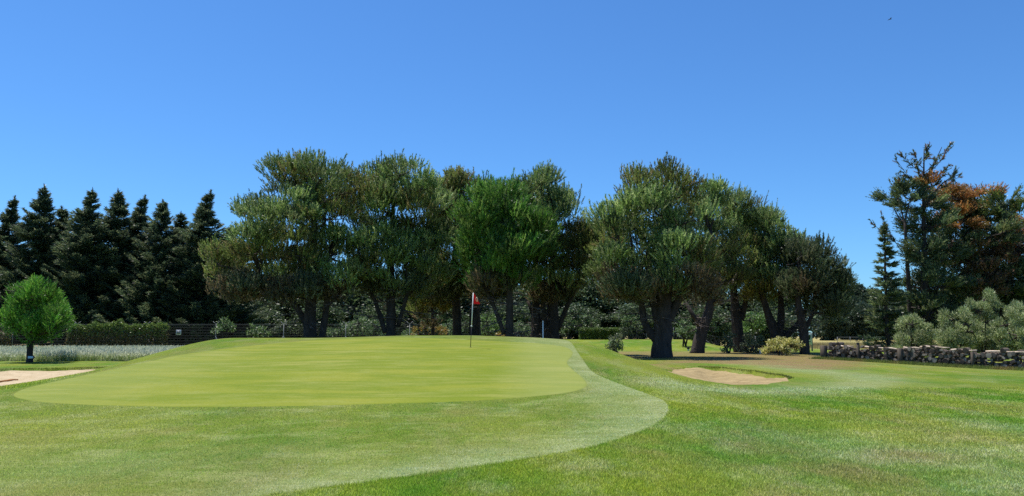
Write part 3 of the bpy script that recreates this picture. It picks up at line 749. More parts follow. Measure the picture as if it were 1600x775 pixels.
for i, (px, py, v, lab) in enumerate(cyp):
    dd = 93 + (i * 37 % 5) * .9; top = W(px, py, dd); x0 = top[0]; gz0 = 0.0; H = top[2] - gz0
    root = empty('cypress_tree', (x0, dd, gz0), lab, 'tree', CY)
    if v not in pm:
        t = protos[v][0].build('trunk', M_BARK, root, True); c = protos[v][1].build('crown', M_NEEDLE, root); pm[v] = (t, c)
    else:
        for q in pm[v]:
            cpy = q.copy(); C.objects.link(cpy); cpy.parent = root
    k = H / 20.0; root.scale = (1.0 if i % 2 else 1.08, 1.0, k); root.rotation_euler = (0, 0, (0, .8, -.5, 2.6, 0, 1.2, 3.6, -.2, 5.0, 2.2, .4, 1.1)[i] if v != 0 or i < 3 else .1)

# slender sparse conifer right
r = np.random.RandomState(60); tp = W(1377, 347, 72); gt, gc = cypress_parts(r, tp[2], 2.1, .2, 1.0, 'conifer', True)
root = empty('slender_conifer', (tp[0], 72, 0), 'slender sparse conifer with a bare lower trunk behind the log wall', 'tree')
gt.build('trunk', M_BARK, root, True); gc.build('crown', M_NEEDLE, root)

# big conifers at the right
SP = dict(S=34, K=12, L=1.05, lw=.10)
K1 = build_tree('conifer_tree', 'tallest right-hand conifer with a thin half-bare twiggy top', 'tree', 74,
    [[(1447, 549, 20), (1446, 500, 17), (1444, 400, 10), (1443, 310, 4.5), (1444, 232, 1.5)], [(1425, 549, 10), (1420, 450, 8), (1408, 350, 4)], [(1444, 300, 3), (1460, 262, 2), (1476, 228, 1)], [(1446, 320, 3), (1475, 285, 2), (1500, 272, 1)]],
    [(1402, 300, 13), (1422, 312, 20), (1447, 318, 20), (1438, 350, 17), (1458, 355, 24), (1448, 395, 23), (1475, 405, 26), (1440, 440, 20), (1465, 450, 30), (1434, 482, 18), (1450, 492, 26), (1480, 490, 24), (1455, 292, 11, 'rust')],
    'conifer', 'spray', 31, opts=SP, crs=(.4, .7), per=1.15, depth=.8)
# twiggy top as part of its trunk
def twigs(root, base_pts, r, name='bare_branches', n=60, tint='deadbrown'):
    g = Geo(); f = Geo(); o0 = np.array(root.location)
    for (px, py, ex, ey) in base_pts:
        a = W(px, py, 74); b = W(ex, ey, 74); a[1] += r.normal(0, .1); b[1] += r.uniform(-1, 1)
        n_ = 7; t = np.linspace(0, 1, n_)[:, None]; P = a + (b - a) * t + np.array([0, 0, -.25]) * np.sin(t * math.pi)
        g.tube(P, np.linspace(.04, .012, n_), 5, False)
        for k in range(15):
            q = r.uniform(.25, 1); p = a + (b - a) * q + np.array([0, 0, -.25]) * math.sin(q * math.pi); dv = unit((b - a) / np.linalg.norm(b - a) + r.normal(0, .5, 3)) * r.uniform(.25, .7)
            g.tube(np.array([p, p + dv * .5 + [0, 0, .02], p + dv]), [.02, .014, .008], 3, False)
            m = 20; Q = p + dv * r.rand(m, 1); D = unit(dv + r.normal(0, .3, (m, 3))); V, Fc = tri_blades(Q, D, r.uniform(.15, .32, m), np.full(m, .08), r)
            f.add(V, Fc, np.repeat(cols(tint if r.rand() < .35 else 'conifer', m, r), 3, 0))
    x = g.build(name, M_BARK, root, True, off=o0); f.build('sparse_needles', M_NEEDLE, root, off=o0)
twigs(K1, [(1444, 300, 1396, 252), (1444, 285, 1400, 270), (1444, 270, 1415, 240), (1443, 262, 1430, 240), (1444, 290, 1480, 258), (1444, 270, 1472, 240), (1460, 262, 1476, 228), (1444, 250, 1455, 236),
           (1450, 300, 1500, 275), (1475, 285, 1490, 268), (1444, 310, 1395, 285), (1444, 255, 1444, 230), (1444, 300, 1425, 258), (1410, 380, 1365, 350), (1410, 395, 1372, 338), (1444, 280, 1458, 255), (1446, 300, 1470, 275)], np.random.RandomState(5))
K2 = build_tree('conifer_tree', 'broad right-hand conifer with rust-brown patches and spreading limbs', 'tree', 77,
    [[(1530, 548, 22), (1527, 480, 18), (1520, 400, 12), (1515, 320, 6)], [(1535, 500, 12), (1570, 440, 9), (1600, 370, 5)], [(1532, 520, 12), (1580, 470, 9), (1640, 410, 5)], [(1528, 470, 9), (1560, 400, 7), (1570, 330, 4)]],
    [(1472, 306, 15, 'rust'), (1492, 312, 18, 'rust'), (1515, 304, 17, 'rust'), (1545, 312, 18, 'rust'), (1570, 322, 20, 'greenconifer'), (1592, 345, 20, 'greenconifer'), (1500, 345, 24, 'rust'), (1535, 345, 26, 'conifer'), (1565, 365, 26), (1495, 385, 28), (1530, 395, 28, 'deadbrown'),
     (1585, 395, 26, 'deadbrown'), (1500, 430, 30), (1540, 440, 28, 'deadbrown'), (1580, 440, 28), (1615, 380, 26, 'rust'), (1620, 430, 28), (1655, 400, 34), (1650, 450, 34), (1510, 470, 28), (1560, 480, 28), (1607, 480, 28, 'greenconifer'), (1500, 335, 14, 'rust'), (1585, 352, 10, 'rust')],
    'conifer', 'spray', 32, opts=SP, crs=(.4, .75), per=1.2, depth=.7)

# ------------------------------------------------------------------ olives, shrubs, hedges
def olive_fill(lobes):
    xs = [l[0] for l in lobes]; out = list(lobes); r = np.random.RandomState(int(sum(xs)))
    for x in np.arange(min(xs) - 4, max(xs) + 6, 9): out.append((x + r.uniform(-2, 2), r.uniform(533, 548), r.uniform(9, 13)))
    return out

def plant(name, label, cat, d, lobes, tint, seed, opts=None, base_y=None, group=None, per=2.2, crs=(.22, .38), stems=3, zb=None, depth=.8, style='leaf'):
    r = np.random.RandomState(seed); cx = sum(l[0] for l in lobes) / len(lobes)
    x0 = W(cx, 525, d)[0]; z0 = gz(x0, d) if zb is None else zb; py0 = HZ + (EYE - z0) * F / d
    tr = []
    for k in range(stems):
        l = lobes[k % len(lobes)]; bx = cx + (k - (stems - 1) / 2) * 3
        tr.append([(bx, py0, 3.2), ((bx + l[0]) / 2, (py0 + l[1]) / 2, 2.6), (l[0], l[1], 1.4)])
    return build_tree(name, label, cat, d, tr, lobes, tint, style, seed, group, 'foliage', None, opts, depth, twin=True, per=per, crs=crs)

OL = dict(S=170, L=.20, Wd=.045, upd=1.1, flat=1.0)
olg = 'silvery olive trees behind the log wall'
plant('olive_tree', 'single silvery olive bush behind the log wall, below the tallest conifer', 'tree', 56, olive_fill([(1425, 508, 18), (1410, 522, 16), (1440, 520, 17), (1425, 532, 18), (1405, 538, 12), (1446, 535, 12)]), 'olive', 71, OL, group=olg)
plant('olive_tree', 'olive tree with open pale limbs, second from the left behind the log wall', 'tree', 54, olive_fill([(1490, 500, 17), (1508, 505, 19), (1478, 518, 15), (1500, 526, 19), (1520, 520, 16), (1485, 533, 12)]), 'olive', 72, OL, group=olg)
plant('olive_tree', 'tallest silver olive tree behind the log wall', 'tree', 55, olive_fill([(1536, 470, 15), (1550, 480, 17), (1530, 488, 16), (1545, 505, 20), (1528, 520, 15), (1556, 522, 16), (1518, 480, 10)]), 'olive', 73, OL, group=olg)
plant('olive_tree', 'rightmost olive tree of dense grey-green foliage at the right edge', 'tree', 51, olive_fill([(1578, 485, 17), (1596, 495, 19), (1570, 508, 18), (1590, 525, 20), (1612, 510, 20), (1565, 530, 13), (1625, 490, 18)]), 'olive', 74, OL, group=olg)

SH = dict(S=48, L=.17, Wd=.09)
plant('golden_shrub', 'variegated golden yellow shrub beside the pale signboard', 'shrub', 66, [(1208, 541, 11), (1222, 538, 12), (1236, 540, 11), (1198, 545, 7), (1246, 541, 7), (1228, 546, 9)], 'goldshrub', 81, dict(S=80, L=.16, Wd=.09), per=4)
plant('bank_shrub', 'small dark leafy shrub on the right shoulder of the green mound', 'shrub', 46, [(960, 527, 7), (963, 535, 9), (957, 540, 7), (967, 541, 7), (960, 548, 7)], 'darkpine', 82, dict(S=50, L=.13, Wd=.07), per=3.2, crs=(.18, .28))
for k, (lx, ly, sd_) in enumerate(((1137, 537, 83), (1168, 538, 84), (1182, 542, 85))):
    plant('dark_shrub', ['dark shrub hugging the foot of the pine with pale upright shoots', 'dark shrub between the pine foot and the golden shrub', 'low dark shrub touching the left side of the golden shrub'][k], 'shrub', 73 + k,
          [(lx, ly, 10), (lx + 8, ly + 4, 9), (lx - 4, ly + 5, 8), (lx + 3, ly - 9, 7)], 'darkpine', sd_, SH, per=2.6)
plant('leafy_bush', 'bright green leafy bush behind the mound, just right of the flagstick', 'shrub', 80, [(762, 503, 13), (775, 510, 12), (754, 515, 10), (768, 520, 12), (783, 520, 8)], 'leafy', 86, dict(S=50, L=.2, Wd=.12), per=2.4, crs=(.3, .5))
plant('amber_bush', 'low orange and green bush on the crest left of the flag', 'shrub', 78, [(652, 517, 8), (664, 514, 9), (678, 515, 9), (690, 518, 7)], 'orange', 87, dict(S=45, L=.18, Wd=.10), per=2.6, crs=(.25, .4))
plant('amber_bush', 'tiny orange bush at the foot of the pine right of the flag', 'shrub', 78, [(780, 524, 5), (788, 525, 5)], 'orange', 88, dict(S=45, L=.16, Wd=.09), per=2.6, crs=(.2, .3), stems=2)
plant('light_bush', 'light green bush between the leaning pine and the low-forked pine', 'shrub', 92, [(1175, 500, 13), (1185, 512, 12), (1168, 518, 12), (1192, 496, 9)], 'leafy', 89, dict(S=50, L=.24, Wd=.15), per=2, crs=(.35, .6))
shr = [(560, 505, 14), (585, 508, 12), (530, 512, 11), (705, 508, 11), (640, 522, 6), (812, 512, 12), (890, 505, 12), (915, 500, 13), (985, 505, 14), (1005, 503, 12), (1070, 510, 11), (1085, 518, 8), (1120, 505, 13), (400, 515, 10), (350, 508, 9), (1150, 515, 9)]
where = ['between the two leftmost big pines', 'left of the single-trunked pine', 'right of the forked pine trunks', 'left of the flagstick', 'beside the amber bush', 'right of the bright green pine\'s trunk', 'above the left end of the trimmed hedge', 'behind the trimmed hedge',
         'left of the thickest trunk', 'touching the thickest trunk\'s left limb', 'right of the thickest trunk', 'at the leaning trunk\'s foot', 'right of the leaning trunk', 'in front of the fence under the leftmost pine', 'climbing the wire fence beneath the cypresses', 'behind the dark shrubs']
for k, (px, py, rp) in enumerate(shr):
    x0 = W(px, 525, 92)[0]
    dd = 92 if px < 850 else 104; dd = 88 if px in (1070, 1085, 640) else dd
    if px in (400, 350): dd = 84.0
    plant('wild_shrub', 'pale-leaved wild shrub ' + where[k], 'shrub', dd, [(px, py, rp), (px + rp * .7, py + rp * .6, rp * .8), (px - rp * .7, py + rp * .7, rp * .8)], 'shrub', 100 + k, dict(S=34, L=.24, Wd=.13), group='wild shrubs at the foot of the shaded wood', per=1.6, crs=(.35, .6), stems=3)

def hedge(name, label, cat, x0, x1, y, z0, z1, th, tint, seed, n, L=.2, Wd=.12, ragged=.25, jit=0.0, M=M_LEAF, yb=None):
    r = np.random.RandomState(seed); root = empty(name, ((x0 + x1) / 2, y, z0), label, cat)
    g = Geo(); o0 = np.array(root.location)
    x = r.uniform(x0, x1, n); dz = z1 - z0
    face = r.rand(n); yy = y + th * (r.rand(n) - .5); zz = z0 + dz * r.rand(n) ** .8
    m = face < .45; yy[m] = y - th / 2 + r.normal(0, .08, m.sum()); m = (face >= .45) & (face < .7); zz[m] = z1 + r.normal(0, .06, m.sum())
    zz = z0 + (zz - z0) * (1 + ragged * smooth_noise(x, x * 0, 2.2, seed) + ragged * .6 * smooth_noise(x, x * 0, .7, seed + 1))
    P = np.stack([x, yy, zz], -1); D = unit(r.normal(0, .8, (n, 3)) + np.array([0, -.25, .35]))
    V, Fc = diamonds(P, D, L * r.uniform(.6, 1.4, n), Wd * r.uniform(.6, 1.3, n), r); cc = cols(tint, n, r)
    if tint == 'vine': lo = zz < z0 + dz * r.uniform(.45, .95, n); cc[lo] = cols('brown', lo.sum(), r) * .8; cc[~lo] = cols('hedge', (~lo).sum(), r) * 1.2
    g.add(V, Fc, np.repeat(cc * (1 + .2 * smooth_noise(x, zz, 1.2, seed))[:, None], 4, 0))
    s = Geo()
    for xx in np.arange(x0 + .2, x1, .55):
        s.tube([(xx, y, z0 - .05), (xx + r.normal(0, .1), y, z0 + dz * .5), (xx + r.normal(0, .2), y, z0 + dz * .85)], [.04, .03, .012], 5, False)
    s.build('stems', M_BARK, root, True, off=o0); g.build('foliage', M, root, off=o0)
    return root
xa, xb = W(106, 525, 83.5)[0], W(262, 525, 83.5)[0]
hedge('ivy_hedge', 'ragged yellow-green creeper hedge smothering the wire fence at left', 'hedge', xa, xb, 83.6, 0, 2.75, .7, 'vine', 61, 11000, ragged=.16)
xa, xb = W(-60, 525, 83.5)[0], W(14, 525, 83.5)[0]
hedge('dry_hedge', 'dull hedge remnant behind the small round pine at the left edge', 'hedge', xa, xb, 83.6, 0, 1.9, .7, 'brown', 62, 4000, ragged=.2)
xa, xb = W(905, 525, 100)[0], W(968, 525, 100)[0]
hedge('trimmed_hedge', 'low clipped green hedge at the back of the distant green', 'hedge', xa, xb, 100, gz((xa + xb) / 2, 100), gz((xa + xb) / 2, 100) + 1.35, 1.0, 'hedge', 63, 8000, .17, .11, .05)

# ------------------------------------------------------------------ shaded broadleaf wood behind the pines
def wood_proto(r, H, tint, S=64, L=.36, Wd=.24):
    lob = []
    for k in range(15):
        a = r.uniform(0, 6.28); t = r.uniform(.10, .92); rr = H * .24 * (1.15 - abs(t - .5)) * r.uniform(.75, 1.15)
        q = H * .24 * math.sin(math.pi * min(1, t * .95)) * r.uniform(.4, 1.1)
        lob.append((np.array([q * math.cos(a), q * math.sin(a), H * t]), np.array([rr, rr, rr * .8]), tint))
    lob.append((np.array([0, 0, H * .87]), np.array([H * .14] * 3), tint))
    cl = lobe_clumps(lob, r, 1.0, (.8, 1.4)); g = Geo(); leaf_crown(g, cl, r, S, L, Wd)
    t = Geo(); t.tube([(0, 0, -.2), (.1, 0, H * .3), (-.1, .1, H * .6), (0, 0, H * .85)], [H * .03, H * .024, H * .016, .04], 8, True, .1, r)
    for l in lob: limb(t, (0, 0, l[0][2] * .6), l[0], .12, .04, r)
    return t, g
wps = []
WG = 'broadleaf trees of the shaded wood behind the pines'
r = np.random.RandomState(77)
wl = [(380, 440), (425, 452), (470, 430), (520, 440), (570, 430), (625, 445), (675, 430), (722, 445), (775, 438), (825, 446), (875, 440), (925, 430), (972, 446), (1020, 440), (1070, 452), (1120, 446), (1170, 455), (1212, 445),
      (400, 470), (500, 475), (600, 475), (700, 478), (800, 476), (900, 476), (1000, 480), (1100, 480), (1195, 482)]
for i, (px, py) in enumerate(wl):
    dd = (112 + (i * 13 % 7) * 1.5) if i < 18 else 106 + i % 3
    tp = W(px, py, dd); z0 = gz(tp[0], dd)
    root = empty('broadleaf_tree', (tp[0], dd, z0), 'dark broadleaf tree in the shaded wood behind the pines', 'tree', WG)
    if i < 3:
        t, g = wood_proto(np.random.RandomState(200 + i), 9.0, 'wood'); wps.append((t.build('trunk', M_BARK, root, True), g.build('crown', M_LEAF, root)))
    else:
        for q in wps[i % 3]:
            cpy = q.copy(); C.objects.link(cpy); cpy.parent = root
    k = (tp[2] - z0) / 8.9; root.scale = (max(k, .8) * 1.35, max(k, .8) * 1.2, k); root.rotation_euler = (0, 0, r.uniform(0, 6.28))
# far treeline across the straw field
fp = []
FG = 'trees of the far treeline across the straw field'
fl = [(1290, 462), (1318, 452), (1340, 449), (1362, 456), (1386, 462), (1405, 455), (1428, 466), (1452, 458), (1480, 452), (1508, 460), (1540, 452), (1575, 458), (1610, 450), (1645, 458), (1300, 480), (1352, 476), (1398, 480), (1440, 482)]
for i, (px, py) in enumerate(fl):
    dd = 280 + (i * 17 % 9) * 5
    if i > 13: dd = 272
    tp = W(px, py, dd); root = empty('distant_tree', (tp[0], dd, 0), 'distant rounded tree in the dark treeline across the straw field', 'tree', FG)
    if i < 3:
        t, g = wood_proto(np.random.RandomState(230 + i), 15.0, 'distant', 40, .75, .5); fp.append((t.build('trunk', M_BARK, root, True), g.build('crown', M_LEAF, root)))
    else:
        for q in fp[i % 3]:
            cpy = q.copy(); C.objects.link(cpy); cpy.parent = root
    k = tp[2] / 14.8; root.scale = (k, k, k); root.rotation_euler = (0, 0, r.uniform(0, 6.28))

# ------------------------------------------------------------------ tall grass, straw field, weeds
def grass_field(name, label, x, y, hmin, hmax, wd, colf, seed, lean=.2, seedhead=None):
    r = np.random.RandomState(seed); n = len(x); z = base_h(x, y) - .02
    L = r.uniform(hmin, hmax, n); D = unit(np.stack([r.normal(.12, lean, n), r.normal(0, lean, n), np.ones(n)], -1))
    V, Fc = tri_blades(np.stack([x, y, z], -1), D, L, np.full(n, wd) * r.uniform(.7, 1.3, n), r); g = Geo(); g.add(V, Fc, np.repeat(colf(n, r), 3, 0))
    if seedhead:
        m = r.rand(n) < seedhead[0]; P = (np.stack([x, y, z], -1) + D * (L * .82)[:, None])[m]; k = m.sum()
        V, Fc = diamonds(P, unit(D[m] + r.normal(0, .25, (k, 3))), r.uniform(.12, .24, k), np.full(k, seedhead[2]), r); g.add(V, Fc, np.repeat(np.array(seedhead[1])[None] * r.uniform(.8, 1.15, (k, 1)), 4, 0))
    o = g.build(name, M_DRY); tag(o, label, 'grass', kind='stuff'); return o
r = np.random.RandomState(90); n = 90000
y = r.uniform(49.5, 84, n) if False else 49.5 + 34 * r.rand(n) ** 1.5; x = r.uniform(-1.0, 0, n) * (y * .70) ; x = np.where(x > -y * .34, x - y * .25, x)
edge = 49.5 + 1.2 * smooth_noise(x, x * 0, 6, 7); k = (y > edge); x, y = x[k], y[k]
def cg(n, r):
    c = np.array([(.46, .50, .25), (.36, .43, .16), (.24, .36, .08), (.56, .57, .34)])[r.randint(0, 4, n)]; return c * r.uniform(.8, 1.2, (n, 1))
grass_field('tall_grass', 'tall pale seeding grass behind the small round pine', x, y, .35, .72, .035, cg, 91, .38, (.5, (.62, .63, .46), .06))
n = 30000; y = r.uniform(96, 150, n); x = y * r.uniform(.36, .68, n)
grass_field('dry_grass', 'dry straw-coloured field grass beyond the log wall', x, y, .25, .7, .05, lambda n, r: np.array([(.46, .36, .18), (.38, .30, .13), (.33, .31, .13)])[r.randint(0, 3, n)] * r.uniform(.8, 1.2, (n, 1)), 92)

for poly, cnd, sd_, nm in ((BUNK_R, lambda q: (q[:, 1] > 29) & (q[:, 0] / q[:, 1] > .24), 97, 'right'), (BUNK_L, lambda q: (q[:, 1] > 33), 98, 'left')):
    r = np.random.RandomState(sd_); q = np.concatenate([poly, poly[:1]]); i = r.randint(0, len(poly), 9000); t_ = r.rand(9000, 1); P = q[i] + (q[i + 1] - q[i]) * t_ + r.normal(0, .07, (9000, 2)); P = P[cnd(P)]
    k = poly_sd(P[:, 0], P[:, 1], poly) < .07; P = P[k]
    grass_field('lip_grass', 'longer turf grass overhanging the back lip of the %s bunker' % nm, P[:, 0], P[:, 1], .03, .09, .02, lambda n, r: np.array([(.10, .17, .02), (.17, .21, .04), (.20, .18, .06), (.09, .13, .02)])[r.randint(0, 4, n)] * r.uniform(.8, 1.2, (n, 1)), 120 + sd_, .55)

# ------------------------------------------------------------------ log wall
LA, LB = np.array([22.5, 55.5]), np.array([31.6, 40.8])
LDIR = (LB - LA) / np.linalg.norm(LB - LA); LLEN = np.linalg.norm(LB - LA); LN = np.array([LDIR[1], -LDIR[0]]); 
if LN @ (-LA) < 0: LN = -LN           # towards the camera
ang = math.atan2(LDIR[1], LDIR[0])
def log_mesh(r, rad, length, split):
    """cut log lying along local Y; end face towards -Y"""
    sides = 11; a = np.linspace(0, 2 * math.pi, sides, endpoint=False); rr = rad * r.uniform(.88, 1.08, sides)
    if split: a = np.linspace(0, math.pi * r.uniform(.9, 1.3), sides - 1); a = np.append(a, 0); rr = rad * r.uniform(.9, 1.08, sides); rr[-1] = 0.02
    R = np.stack([np.cos(a) * rr, np.sin(a) * rr], -1)
    ys = [-length / 2, -length / 2 + .004, length * .0, length / 2]
    V = np.concatenate([np.column_stack([R[:, 0] * s, np.full(sides, yv), R[:, 1] * s]) for yv, s in zip(ys, (.94, 1, 1.02, .97))])
    me = Geo(); me.add(V, grid_faces(sides, 4, True), [1, 1, 1]); 
    return me, np.column_stack([R[:, 0] * .935, np.full(sides, -length / 2 - .002), R[:, 1] * .935]), sides
vars_ = []
for s in range(14):
    r = np.random.RandomState(300 + s); me, cap, sd = log_mesh(r, .115, .5, s % 4 == 3); vars_.append((me, cap, sd))
lr = np.random.RandomState(33)
LOGG = 'cut logs stacked in the low wall'
made = {}
def add_log(t, zc, rad, v, off=0.0, rotx=None, lab=None):
    p = LA + LDIR * t + LN * off; 
    name = 'log'
    if v not in made:
        me, cap, sd = vars_[v]; root = me.build(name, M_LOGBARK)
        c = Geo(); c.add(np.concatenate([cap, [[0 if v % 4 != 3 else 0, cap[0][1], 0.0 if v % 4 != 3 else .03]]]), np.stack([np.arange(sd), (np.arange(sd) + 1) % sd, np.full(sd, sd)], -1), ((1, .98, .95), (.25, .23, .22), (.5, .5, .5), (2.1, 2.0, 1.85), (.4, .37, .34))[v % 5])
        c2 = c.build('cut_end', M_CUT, root); made[v] = (root, c2)
    else:
        r0, c0 = made[v]; root = r0.copy(); C.objects.link(root); c2 = c0.copy(); C.objects.link(c2); c2.parent = root
    k = rad / .115; root.scale = (k, lr.uniform(.85, 1.15), k * lr.uniform(.85, 1.1))
    root.location = (p[0], p[1], gz(p[0], p[1]) + zc); root.rotation_euler = (0, lr.uniform(-3.1, 3.1) if v % 4 != 3 else lr.uniform(-.6, .6), ang + lr.normal(0, .06) + (0 if True else 0))
    tag(root, lab or 'grey cut log lying end-on in the low log wall', 'log', LOGG); return root
# the log ends face along LN: local -Y must map to LN
ang_face = math.atan2(-LN[1], -LN[0]) - math.pi / 2
ang = ang_face
t = 0.35; tops = []
count = 0
while t < LLEN and count < 296:
    colw = lr.uniform(.17, .30); zc = -lr.uniform(0, .14)
    Hs = .92 + .014 * t + .08 * math.sin(t * 1.7) + lr.uniform(-.2, .12) + (.08 if 6.3 < t < 8.5 else 0) - (.12 if 4.2 < t < 5.6 else 0)
    while zc < Hs - .08 and count < 296:
        rad = lr.uniform(.06, .16) * (colw / .23); rad = min(rad, .165)
        add_log(t + lr.uniform(-.06, .06), zc + rad, rad, lr.randint(0, 14), lr.uniform(-.12, .12)); zc += rad * 1.82; count += 1
    tops.append((t, zc)); t += colw
print('logs', count)
# long pale poles and bark slabs resting on top
for k, (t0, L_, dz) in enumerate(((1.0, 1.3, .05), (2.9, 2.0, .06), (4.6, 1.1, .02), (5.9, 1.2, .03), (7.0, 1.9, .09), (8.9, 1.6, .04), (11.0, 2.3, .02), (13.3, 1.8, .03), (15.2, 1.7, .03))):
    z = np.mean([q[1] for q in tops if t0 - .3 < q[0] < t0 + L_ + .3] or [.9]) + dz
    a = LA + LDIR * t0 + LN * .12; b = LA + LDIR * (t0 + L_) + LN * .16; r = np.random.RandomState(400 + k); n_ = 6; tt = np.linspace(0, 1, n_)[:, None]
    P = np.column_stack([a + (b - a) * tt, gz(*a) + z + (gz(*b) - gz(*a)) * tt[:, 0] + r.normal(0, .02, n_)]); root = Geo(); root.tube(P - P[0], np.linspace(.055, .035, n_) * r.uniform(.8, 1.3), 7, True, .25, r, (3.2, 3.3, 3.4))
    tag(root.build('branch_pole', M_LOGBARK, None, True, loc=P[0]), ['short pale pole on the wall top beside its left end block', 'long pale pole on the wall top, left of the slender conifer', 'short pale pole on the dip in the log wall top', 'short pale pole right of the second dark post',
        'long pale pole on the highest heap under the single olive', 'pale pole between the single olive and the second olive', 'longest pale pole on the wall top under the second olive', 'pale pole under the tallest olive', 'rightmost pale pole on the log wall at the picture edge'][k], 'pole', 'pale poles lying on the log wall')
for k, (t0, h, wd, lab) in enumerate(((.02, 1.08, .36, 'thick dark post block closing the left end of the log wall'), (2.75, 1.38, .16, 'dark post with a small cap rising above the log wall near its left end'), (5.75, 1.12, .26, 'dark square post in the middle of the log wall below the single olive'),
                                      (10.3, 1.08, .15, 'dark post in the log wall between the second and tallest olives'), (14.6, 1.0, .15, 'dark post in the log wall at the right edge'))):
    p = LA + LDIR * t0 + LN * .30; g = Geo(); g.box((0, 0, h / 2 - .1), (wd, wd * .9, h), ang, .015)
    if k == 1: g.box((0, 0, h - .02), (wd * 1.35, wd * 1.3, .05), ang, .01)
    tag(g.build('wooden_post', M_POSTW, None, loc=(p[0], p[1], gz(*p))), lab, 'post')
# weeds along the foot of the log wall
r = np.random.RandomState(95); n = 14000; tt = r.rand(n) * (LLEN + 1) - .6; of = .34 + np.abs(r.normal(0, .35, n)); P = LA + LDIR * tt[:, None] + LN * of[:, None]
cl = smooth_noise(tt, tt * 0, 2.5, 8)
def cw(n, r):
    rd = np.clip(cl * 1.5 + .1, 0, 1)[:, None]; a = np.array([(.17, .23, .05), (.22, .25, .07), (.13, .18, .04)])[r.randint(0, 3, n)]; b = np.array([(.36, .20, .08), (.33, .25, .10), (.28, .24, .08)])[r.randint(0, 3, n)]
    return a + (b - a) * rd
grass_field('weeds', 'green and reddish dry weeds along the foot of the log wall', P[:, 0], P[:, 1], .08, .32, .03, cw, 96, .4)

# ------------------------------------------------------------------ fences
def fence(name, label, xa, ya, xb, yb, h, posts, nw, wr, braced=(), mesh_dx=None, post_r=.035, yarms=False):
    z0 = gz(xa, ya); root = empty(name, (xa, ya, z0), label, 'fence'); o0 = np.array(root.location); g = Geo()
    a = np.array([xa, ya]); b = np.array([xb, yb]); n = 24; tt = np.linspace(0, 1, n)[:, None]; P = a + (b - a) * tt; zz = np.array([gz(*p) for p in P])
    for k in range(nw):
        hh = .08 + (h - .1) * k / (nw - 1); g.tube(np.column_stack([P, zz + hh]), wr * (2.2 if k >= nw - 1 else 1), 4, False)
    if mesh_dx:
        L = np.linalg.norm(b - a)
        for s in np.arange(0, L, mesh_dx):
            p = a + (b - a) * s / L; z = gz(*p); g.tube([(p[0], p[1], z + .05), (p[0], p[1], z + h)], wr * .6, 3, False)
    g.build('wire_mesh', M_WIRE, root, off=o0)
    for q in posts:
        p = a + (b - a) * q; z = gz(*p); pg = Geo(); pg.tube([(p[0], p[1], z - .1), (p[0], p[1], z + h + .05)], post_r, 7)
        if yarms:
            for s in (-1, 1): pg.tube([(p[0], p[1], z + h), (p[0] + s * .35, p[1], z + h + .28)], post_r * .8, 5)
        po = pg.build('fence_post', M_STEEL, root, True, off=o0)
    for (q, s) in braced:
        p = a + (b - a) * q; z = gz(*p); br = Geo(); br.tube([(p[0], p[1] - .02, z + h * .55), (p[0] + s * .95, p[1] - .25, z - .05)], post_r * .9, 6)
        br.build('brace', M_STEEL, root, True, off=o0)
    return root
FX0, FX1 = W(-120, 525, 85)[0], W(870, 525, 85)[0]
def fq(px): return (W(px, 525, 85)[0] - FX0) / (FX1 - FX0)
fence('wire_fence', 'tall grey wire fence with braced posts running below the cypresses', FX0, 85, FX1, 85, 2.9, [fq(p) for p in (-60, 20, 120, 229, 337, 443, 540, 640, 745, 850)], 17, .006,
      [(fq(229), 1), (fq(337), 1), (fq(443), 1), (fq(443), -1), (fq(540), 1), (fq(120), 1)], 3.2, yarms=True)
xa = W(968, 525, 102)[0]; xb = W(1180, 525, 102)[0]
fence('mesh_fence', 'low grey mesh fence with slanted braces behind the distant green', xa, 102, xb, 102, 1.5, [0, .2, .4, .6, .8, 1], 9, .007, [(.2, 1), (.42, 1), (.62, 1), (.8, 1)], .5)
xa = W(1275, 525, 230)[0]; xb = W(1480, 525, 230)[0]
fence('field_fence', 'thin post fence on the far side of the straw field', xa, 215, xb, 215, 1.3, list(np.linspace(0, 1, 12)), 3, .02, (), None, .07)

# square sign on the fence
p = W(279, 519.3, 84.9); root = empty('fence_sign', p, 'small square white-edged grey sign hung on the tall wire fence', 'sign')
g = Geo(); g.box((0, 0, 0), (.56, .025, .54), 0, .006); g.build('board', M_WHITE, root)
g = Geo(); g.box((0, -.016, 0), (.40, .006, .38)); g.build('panel', M_STEEL, root)

# ------------------------------------------------------------------ flagstick on the green
hole = G(735, 543.5); zt = hole[2] + .016
root = empty('golf_flag', (hole[0], hole[1], zt), 'red golf flag on a thin white flagstick standing in the green', 'flag')
top = W(739.5, 457.5, hole[1]); off = np.array([top[0] - hole[0], 0, top[2] - zt])
def along(t): return off * t
g = Geo(); g.tube([along(0) - [0, 0, .1], along(.38)], .0125, 8); g.build('lower_pole', M_BLACK, root, True)
g = Geo(); g.tube([along(.38), along(1.0)], .0165, 8); g.build('upper_pole', M_WHITE, root, True)
g = Geo(); g.tube([along(.375), along(.40)], .030, 8); g.build('collar', M_WHITE, root, True)
